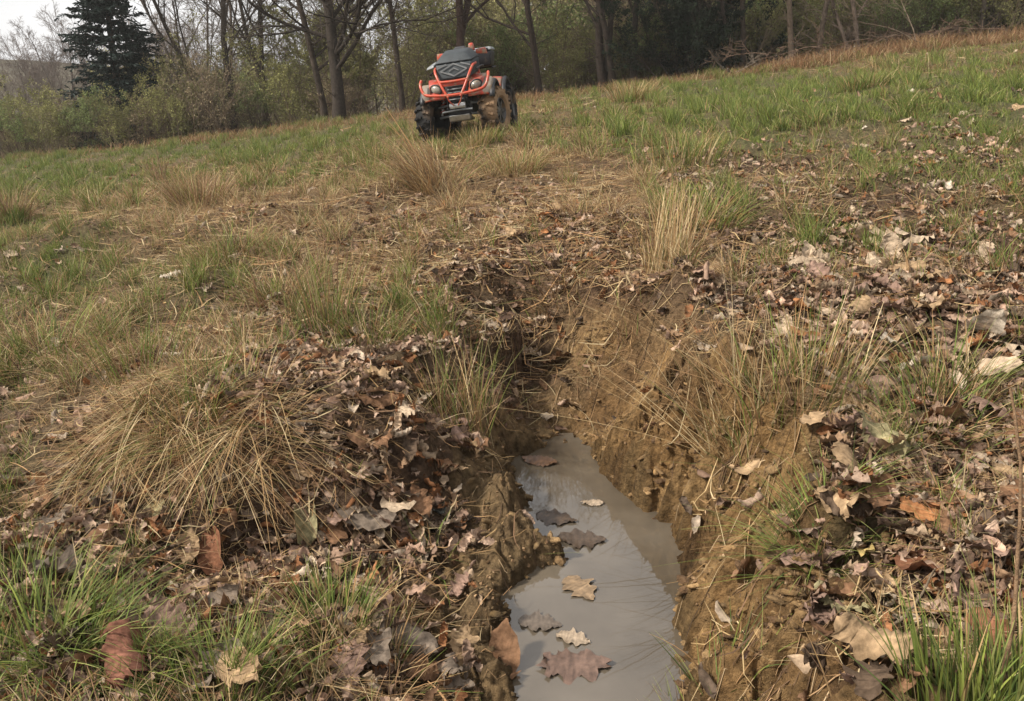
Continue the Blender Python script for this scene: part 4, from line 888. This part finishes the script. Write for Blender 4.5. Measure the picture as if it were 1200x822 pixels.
M_tyre = nodemat('tyre_rubber', .85, .2, False, (.022, .021, .020), noise=(7, .7, 1.4, 4, .52, (.15, .10, .062)))
M_tyrem = nodemat('muddy_tyre_rubber', .9, .15, False, (.04, .033, .027), noise=(7, .7, 1.4, 3.5, .36, (.27, .175, .10)), bump=(40, .02, .8))
M_met = nodemat('bare_metal', .35, .5, False, (.62, .62, .60), noise=(9, .6, 1.1), metal=.7)
M_rim = nodemat('dark_alloy', .4, .5, False, (.09, .085, .08), noise=(9, .6, 1.4, 6, .55, MUDC), metal=.5)
M_lens = nodemat('headlight_lens', .3, .5, False, (.30, .28, .23), noise=(20, .6, 1.2, 14, .5, MUDC), coat=.3)

def bmobj(name, bm, mat, parent, bev=0, seg=2, smooth=True):
    me = bpy.data.meshes.new(name); bmesh.ops.recalc_face_normals(bm, faces=bm.faces); bm.to_mesh(me); bm.free()
    o = bpy.data.objects.new(name, me); me.materials.append(mat); C.objects.link(o); o.parent = parent
    if smooth:
        for p in me.polygons: p.use_smooth = True
    if bev:
        m = o.modifiers.new('b', 'BEVEL'); m.width = bev; m.segments = seg; m.limit_method = 'ANGLE'; m.angle_limit = R(35)
    return o
def hexa(bm, pts):
    """eight corners: bottom ring of four, then top ring of four"""
    v = [bm.verts.new(p) for p in pts]
    for f in ((3, 2, 1, 0), (4, 5, 6, 7), (0, 1, 5, 4), (1, 2, 6, 5), (2, 3, 7, 6), (3, 0, 4, 7)): bm.faces.new([v[i] for i in f])
def box(bm, x0, x1, y0, y1, z0, z1): hexa(bm, [(x0, y0, z0), (x1, y0, z0), (x1, y1, z0), (x0, y1, z0), (x0, y0, z1), (x1, y0, z1), (x1, y1, z1), (x0, y1, z1)])
def tube(name, pts, r, mat, parent, n=8, smoothn=2):
    P = np.array(pts, float)
    for _ in range(smoothn):
        Q_ = [P[0]]
        for a, b_ in zip(P[:-1], P[1:]): Q_ += [a * .75 + b_ * .25, a * .25 + b_ * .75]
        P = np.array(Q_ + [P[-1]])
    V, Q, c = tubes(P[None], np.full((1, len(P)), r), n); o = qobj(name, V, Q, None, mat, True, parent); return o
def lathe_x(bm, prof, n=40):
    """prof: (x, radius) around the X axis"""
    rings = []
    for (x, r) in prof: rings.append([bm.verts.new((x, r * math.cos(2 * math.pi * k / n), r * math.sin(2 * math.pi * k / n))) for k in range(n)])
    for a, b_ in zip(rings[:-1], rings[1:]):
        for k in range(n): bm.faces.new((a[k], a[(k + 1) % n], b_[(k + 1) % n], b_[k]))
    return rings
AX, AY = -.54, 11.9
az_ = float(H(np.array([AX]), np.array([AY]))[0])
quad = empty('quad_bike', (AX, AY, az_ + .01), (R(2), R(-7.5), R(-8)))
quad.scale = (.85, .85, .85)
tag(quad, 'orange and black quad bike with a muddy front bumper parked on the grassy slope', 'quad bike')
WR, WWd = .375, .27
def wheel(x, y, steer, mat, camber=0):
    e = empty('wheel', (x, y, WR), (0, R(camber), R(steer))); e.parent = quad
    e.scale = (1.05, 1.12, 1.12); h = WWd / 2; bm = bmesh.new()
    lathe_x(bm, [(-h * .72, .175), (-h * .98, .21), (-h * 1.02, .26), (-h * .90, .295), (-h * .55, .308), (0, .312), (h * .55, .308), (h * .90, .295), (h * 1.02, .26), (h * .98, .21), (h * .72, .175), (0, .165), (-h * .72, .175)], 44)
    nl = 17
    for k in range(nl):
        for sgn in (-1, 1):
            a = 2 * math.pi * (k + (.5 if sgn > 0 else 0)) / nl
            for (xa, xb, da, r0, r1) in ((.012, .07, -.05, .300, .338), (.075, .118, .06, .295, .336), (.108, .134, .10, .245, .318)):
                pts = []
                for rr in (r0, r1):
                    for (xx, dth) in ((xa, -.055), (xb, -.05), (xb, .05), (xa, .055)):
                        th = a + dth * (1 if rr == r0 else .8) + da * (xx - .01) * 6; pts.append((sgn * xx, rr * math.cos(th), rr * math.sin(th)))
                hexa(bm, pts)
    bmobj('tyre', bm, mat, e, smooth=False)
    s = 1 if x > 0 else -1; bm = bmesh.new()
    lathe_x(bm, [(s * h * .75, .178), (s * h * .80, .165), (s * h * .45, .150), (s * h * .35, .09), (s * h * .62, .065), (s * h * .66, .03), (s * h * .66, .001)], 32)
    for k in range(7):
        a = 2 * math.pi * k / 7; ca, sa = math.cos(a), math.sin(a); t_ = .016; pts = []
        for xx in (.35, .66):
            for (rr, tt) in ((.05, -t_), (.155, -t_ * 1.4), (.155, t_ * 1.4), (.05, t_)): pts.append((s * h * xx, rr * ca - tt * sa, rr * sa + tt * ca))
        hexa(bm, pts)
    bmobj('rim', bm, M_rim, e, smooth=False)
    return e
TX = .51
wheel(-TX, -.64, -14, M_tyre); wheel(TX, -.64, -14, M_tyrem); wheel(-TX, .64, 0, M_tyre); wheel(TX, .64, 0, M_tyre)
# chassis, engine block, underside
bm = bmesh.new(); hexa(bm, [(-.20, -.80, .26), (.20, -.80, .26), (.22, .80, .26), (-.22, .80, .26), (-.24, -.78, .60), (.24, -.78, .60), (.26, .86, .62), (-.26, .86, .62)])
bmobj('chassis', bm, M_blk, quad, .03)
bm = bmesh.new(); box(bm, -.30, .30, -.18, .36, .30, .62); box(bm, -.16, .16, -.35, .5, .58, .80); bmobj('engine_housing', bm, M_blk, quad, .04)
bm = bmesh.new(); hexa(bm, [(-.20, -.86, .20), (.16, -.86, .20), (.16, -.50, .17), (-.20, -.50, .17), (-.20, -.90, .29), (.16, -.90, .29), (.16, -.52, .21), (-.20, -.52, .21)])
bmobj('skid_plate', bm, M_met, quad, .012)
# suspension
for s in (-1, 1):
    for (y0, y1, yw) in ((-.80, -.50, -.64), (.46, .80, .64)):
        bm = None
        a = tubes(np.array([[(s * .17, y0, .28), (s * .30, (y0 + yw) / 2, .27), (s * .40, yw, .26)], [(s * .17, y1, .28), (s * .30, (y1 + yw) / 2, .27), (s * .40, yw, .26)], [(s * .18, y0, .45), (s * .30, (y0 + yw) / 2, .43), (s * .40, yw, .42)]]), np.full((3, 3), .017), 8)
        qobj('suspension_arm', a[0], a[1], None, M_gry if yw < 0 else M_blk, True, quad)
        k = 60; t = np.linspace(0, 1, k); sx = s * (.36 - .12 * t); sz = .32 + .42 * t
        P = np.stack([sx + .036 * np.cos(t * 50), yw + .02 + .036 * np.sin(t * 50), sz], 1); V, Q, c = tubes(P[None], np.full((1, k), .009), 6)
        sh = qobj('shock_absorber', V, Q, None, M_otube if yw < 0 else M_blk, True, quad)
        V, Q, c = tubes(np.array([[(s * .37, yw + .02, .29), (s * .23, yw + .02, .77)]]), np.full((1, 2), .018), 8); qobj('damper', V, Q, None, M_met, True, sh)
# front fascia
bm = bmesh.new(); hexa(bm, [(-.17, -.92, .48), (.17, -.92, .48), (.24, -.70, .46), (-.24, -.70, .46), (-.20, -.88, .78), (.20, -.88, .78), (.26, -.66, .80), (-.26, -.66, .80)])
gr = bmobj('front_grille', bm, M_blk, quad, .02)
bm = bmesh.new()
for k in range(5): box(bm, -.15, .15, -.932 + .008 * k, -.915 + .008 * k, .52 + .05 * k, .535 + .05 * k)
bmobj('grille_slats', bm, M_gry, gr)
# hood (orange) between the head lamps
bm = bmesh.new(); hexa(bm, [(-.30, -.90, .76), (.30, -.90, .76), (.34, -.28, .84), (-.34, -.28, .84), (-.25, -.84, .83), (.25, -.84, .83), (.30, -.28, .93), (-.30, -.28, .93)])
bmobj('hood', bm, M_org, quad, .03)
# fenders: arched shells over the wheels
def fender(cx, cy, r, x0, x1, a0, a1, mat, name, zc, flare=.03, n=16, th=.02):
    bm = bmesh.new(); rows = []
    for k in range(n + 1):
        a = R(a0 + (a1 - a0) * k / n); row_ = []
        for (xx, dr) in ((x0, 0), (x0 + (x1 - x0) * .5, .015), (x0 + (x1 - x0) * .9, -.005), (x1, -flare)):
            row_.append(((xx), cy - (r + dr) * math.cos(a), zc + (r + dr) * math.sin(a) * .92))
        rows.append(row_)
    vs = [[bm.verts.new(p) for p in r_] for r_ in rows]
    for a, b_ in zip(vs[:-1], vs[1:]):
        for k in range(3): bm.faces.new((a[k], a[k + 1], b_[k + 1], b_[k]))
    o = bmobj(name, bm, mat, quad); m = o.modifiers.new('s', 'SOLIDIFY'); m.thickness = th; m.offset = -1; return o
for s in (-1, 1):
    f = fender(0, -.60, .44, s * .20, s * .55, 28, 150, M_org, 'front_fender', .36)
    g2 = fender(0, -.60, .425, s * .545, s * .63, 22, 158, M_blk, 'fender_flare', .36, .05); g2.parent = f
    bm = bmesh.new(); hexa(bm, [(s * .44, -.99, .56), (s * .60, -.95, .54), (s * .62, -.80, .66), (s * .46, -.86, .70), (s * .42, -.97, .66), (s * .58, -.93, .66), (s * .60, -.76, .80), (s * .44, -.80, .80)])
    e = bmobj('fender_tip', bm, M_pale, quad, .02); e.parent = f
    fender(0, .66, .44, s * .22, s * .55, 25, 150, M_org, 'rear_fender', .36); g3 = fender(0, .66, .425, s * .545, s * .62, 22, 155, M_blk, 'fender_flare', .36, .05)
    g3.parent = [c for c in quad.children if c.name.startswith('rear_fender')][-1]
    # headlight
    bm = bmesh.new(); bmesh.ops.create_uvsphere(bm, u_segments=20, v_segments=12, radius=1)
    for v in bm.verts: v.co = Vector((s * .335 + v.co.x * .088, -.905 + v.co.y * .05 + s * v.co.x * .02, .70 + v.co.z * .068 + s * v.co.x * .015))
    hl = bmobj('headlight', bm, M_lens, quad)
    k = 24; t = np.linspace(0, 2 * math.pi, k); P = np.stack([s * .335 + .092 * np.cos(t), -.915 + s * .02 * np.cos(t), .70 + .072 * np.sin(t) + s * .015 * np.cos(t)], 1)
    V, Q, c = tubes(P[None], np.full((1, k), .014), 6); qobj('bezel', V, Q, None, M_blk, True, hl)
    bm = bmesh.new(); hexa(bm, [(s * .20, -.90, .60), (s * .46, -.92, .60), (s * .50, -.68, .60), (s * .20, -.68, .60), (s * .22, -.88, .80), (s * .45, -.89, .78), (s * .50, -.66, .86), (s * .20, -.66, .86)])
    bmobj('headlight_housing', bm, M_org, quad, .02)
# bumper
bp = tube('front_bumper', [(-.56, -.90, .86), (-.57, -1.0, .80), (-.52, -1.06, .66), (-.40, -1.10, .62), (0, -1.13, .59), (.40, -1.10, .62), (.52, -1.06, .66), (.57, -1.0, .80), (.56, -.90, .86)], .023, M_otube, quad, 10)
for s in (-1, 1):
    tube('bumper_strut', [(s * .10, -1.13, .57), (s * .17, -1.10, .68), (s * .29, -.98, .92), (s * .32, -.86, 1.00), (s * .32, -.60, 1.02)], .021, M_otube, bp, 8, 1)
    tube('bumper_hook', [(s * .03, -1.10, .44), (s * .09, -1.12, .50), (s * .13, -1.13, .60)], .010, M_otube, bp, 6, 1)
    tube('bumper_mount', [(s * .14, -1.12, .60), (s * .15, -.95, .48), (s * .15, -.78, .36)], .018, M_blk, bp, 8, 1)
tube('bumper_crossbar', [(-.235, -1.04, .80), (0, -1.06, .79), (.235, -1.04, .80)], .022, M_otube, bp, 8, 1)
bm = bmesh.new(); hexa(bm, [(-.22, -1.055, .73), (.22, -1.055, .73), (.22, -1.035, .73), (-.22, -1.035, .73), (-.24, -1.05, .785), (.24, -1.05, .785), (.24, -1.03, .785), (-.24, -1.03, .785)])
bmobj('bumper_plate', bm, M_org, bp, .006)
# winch
wn = empty('winch', (0, -.98, .43)); wn.parent = quad
bm = bmesh.new(); lathe_x(bm, [(-.13, .001), (-.13, .045), (-.06, .045), (-.055, .03), (.055, .03), (.06, .045), (.13, .045), (.13, .001)], 20); bmobj('drum', bm, M_met, wn)
bm = bmesh.new(); box(bm, -.11, .11, -.085, -.065, -.035, .035); bmobj('fairlead', bm, M_met, wn, .01)
tube('winch_mount_bar', [(-.26, -1.0, .355), (0, -1.04, .37), (.24, -1.0, .36)], .014, M_gry, quad, 8, 1)
# front rack with its dark box
for s in (-1, 1): tube('front_rack_rail', [(s * .38, -.92, .93), (s * .40, -.60, .97), (s * .38, -.25, .97)], .014, M_blk, quad, 8, 1)
bm = bmesh.new(); hexa(bm, [(-.27, -.92, .82), (.27, -.92, .82), (.33, -.28, .90), (-.33, -.28, .90), (-.31, -.84, 1.06), (.31, -.84, 1.06), (.34, -.30, 1.12), (-.34, -.30, 1.12)])
fb = bmobj('front_cargo_box', bm, M_bag, quad, .04, 3)
bm = bmesh.new(); hexa(bm, [(-.325, -.855, 1.065), (.325, -.855, 1.065), (.35, -.28, 1.12), (-.35, -.28, 1.12), (-.18, -.72, 1.21), (.18, -.72, 1.21), (.22, -.32, 1.27), (-.22, -.32, 1.27)])
bmobj('box_lid', bm, M_bag, fb, .035, 3)
def strap(pts, w_=.022):
    P = np.array(pts, float); V = []; 
    for p in P: V += [p + np.array([0, 0, w_ * .5]), p - np.array([0, 0, w_ * .5])]
    Q = [[2 * i, 2 * i + 2, 2 * i + 3, 2 * i + 1] for i in range(len(P) - 1)]
    o = qobj('strap', np.array(V), np.array(Q), None, M_gry, False, fb); m = o.modifiers.new('s', 'SOLIDIFY'); m.thickness = .008
def fpt(x, z): # on the sloping front face of the box
    return (x, -.92 + (z - .82) * (.08 / .24) - .012, z)
strap([fpt(-.22, .955), fpt(0, 1.05), fpt(.22, .955)]); strap([fpt(-.22, .955), fpt(0, .87), fpt(.22, .955)]); strap([fpt(-.28, 1.00), fpt(-.12, 1.05)]); strap([fpt(.28, 1.00), fpt(.12, 1.05)]); strap([fpt(-.08, .945), fpt(0, .985), fpt(.08, .945)], .018); strap([fpt(-.1, .92), fpt(-.03, .89)], .016)
# grey side wing left of the rack
bm = bmesh.new(); hexa(bm, [(-.50, -.72, 1.00), (-.34, -.80, 1.02), (-.32, -.34, 1.08), (-.46, -.34, 1.07), (-.48, -.70, 1.04), (-.34, -.78, 1.07), (-.32, -.34, 1.13), (-.44, -.34, 1.11)])
bmobj('rack_cover', bm, M_gry, quad, .015)
# steering, handle bar, guards
tube('steering_column', [(0, -.40, .80), (0, -.20, 1.10), (0, -.14, 1.20)], .022, M_blk, quad, 8, 0)
hb = tube('handlebar', [(-.42, .02, 1.18), (-.20, -.12, 1.20), (0, -.15, 1.21), (.20, -.12, 1.20), (.42, .02, 1.18)], .014, M_met, quad, 8, 1)
hb.location = (0, 0, .03)
for s in (-1, 1):
    tube('grip', [(s * .30, -.06, 1.192), (s * .44, .035, 1.178)], .021, M_blk, hb, 10, 0)
    bm = bmesh.new(); hexa(bm, [(s * .27, -.20, 1.13), (s * .44, -.08, 1.11), (s * .45, -.055, 1.11), (s * .28, -.175, 1.13), (s * .28, -.20, 1.20), (s * .42, -.09, 1.21), (s * .43, -.065, 1.21), (s * .29, -.175, 1.20)])
    bmobj('hand_guard', bm, M_org, hb, .012)
bm = bmesh.new(); hexa(bm, [(-.12, -.30, 1.12), (.12, -.30, 1.12), (.12, -.10, 1.14), (-.12, -.10, 1.14), (-.10, -.24, 1.25), (.10, -.24, 1.25), (.10, -.10, 1.28), (-.10, -.10, 1.28)]); bmobj('instrument_pod', bm, M_blk, hb, .03, 3)
bm = bmesh.new(); hexa(bm, [(.16, -.26, 1.20), (.26, -.26, 1.18), (.26, -.14, 1.18), (.16, -.14, 1.20), (.17, -.24, 1.30), (.25, -.24, 1.30), (.25, -.16, 1.30), (.17, -.16, 1.30)]); bmobj('handlebar_pad', bm, M_org, hb, .02)
# orange side panels between hood and seat
for s in (-1, 1):
    bm = bmesh.new(); hexa(bm, [(s * .16, -.34, .78), (s * .34, -.42, .80), (s * .30, .22, .72), (s * .16, .22, .72), (s * .14, -.30, 1.08), (s * .32, -.38, 1.02), (s * .22, .18, .90), (s * .14, .18, .90)])
    bmobj('side_panel', bm, M_org, quad, .025)
bm = bmesh.new(); hexa(bm, [(-.15, -.16, .84), (.15, -.16, .84), (.17, .62, .86), (-.17, .62, .86), (-.10, -.12, .96), (.10, -.12, .96), (.14, .58, 1.02), (-.14, .58, 1.02)]); bmobj('seat', bm, M_blk, quad, .04, 3)
# footwells
for s in (-1, 1):
    bm = bmesh.new(); box(bm, s * .24 if s > 0 else -.56, .56 if s > 0 else -.24, -.22, .24, .33, .37); bmobj('footwell', bm, M_blk, quad, .01)
# rear rack and box
tube('rear_rack', [(-.40, .50, .92), (-.40, 1.0, .94), (.40, 1.0, .94), (.40, .50, .92)], .016, M_blk, quad, 8, 1)
bm = bmesh.new(); hexa(bm, [(-.38, .52, .95), (.38, .52, .95), (.36, 1.0, .95), (-.36, 1.0, .95), (-.42, .50, 1.20), (.42, .50, 1.20), (.40, 1.02, 1.20), (-.40, 1.02, 1.20)]); rb = bmobj('rear_cargo_box', bm, M_blk, quad, .04, 3)
bm = bmesh.new(); hexa(bm, [(-.435, .485, 1.205), (.435, .485, 1.205), (.415, 1.035, 1.205), (-.415, 1.035, 1.205), (-.40, .53, 1.26), (.40, .53, 1.26), (.38, 1.0, 1.26), (-.38, 1.0, 1.26)]); bmobj('box_lid', bm, M_gry, rb, .02)

# cables and a muddy belly, then lift the whole body over its big tyres
tube('brake_cable', [(-.28, -.08, 1.17), (-.20, -.30, 1.10), (-.16, -.40, .95), (-.26, -.62, .60), (-.34, -.64, .40)], .006, M_blk, quad, 5)
tube('brake_cable', [(.28, -.08, 1.17), (.20, -.30, 1.10), (.18, -.40, .95), (.26, -.62, .60), (.34, -.64, .40)], .006, M_blk, quad, 5)
for c in quad.children:
    if not c.name.startswith('wheel'): c.location.z += .115; c.scale.x = .95
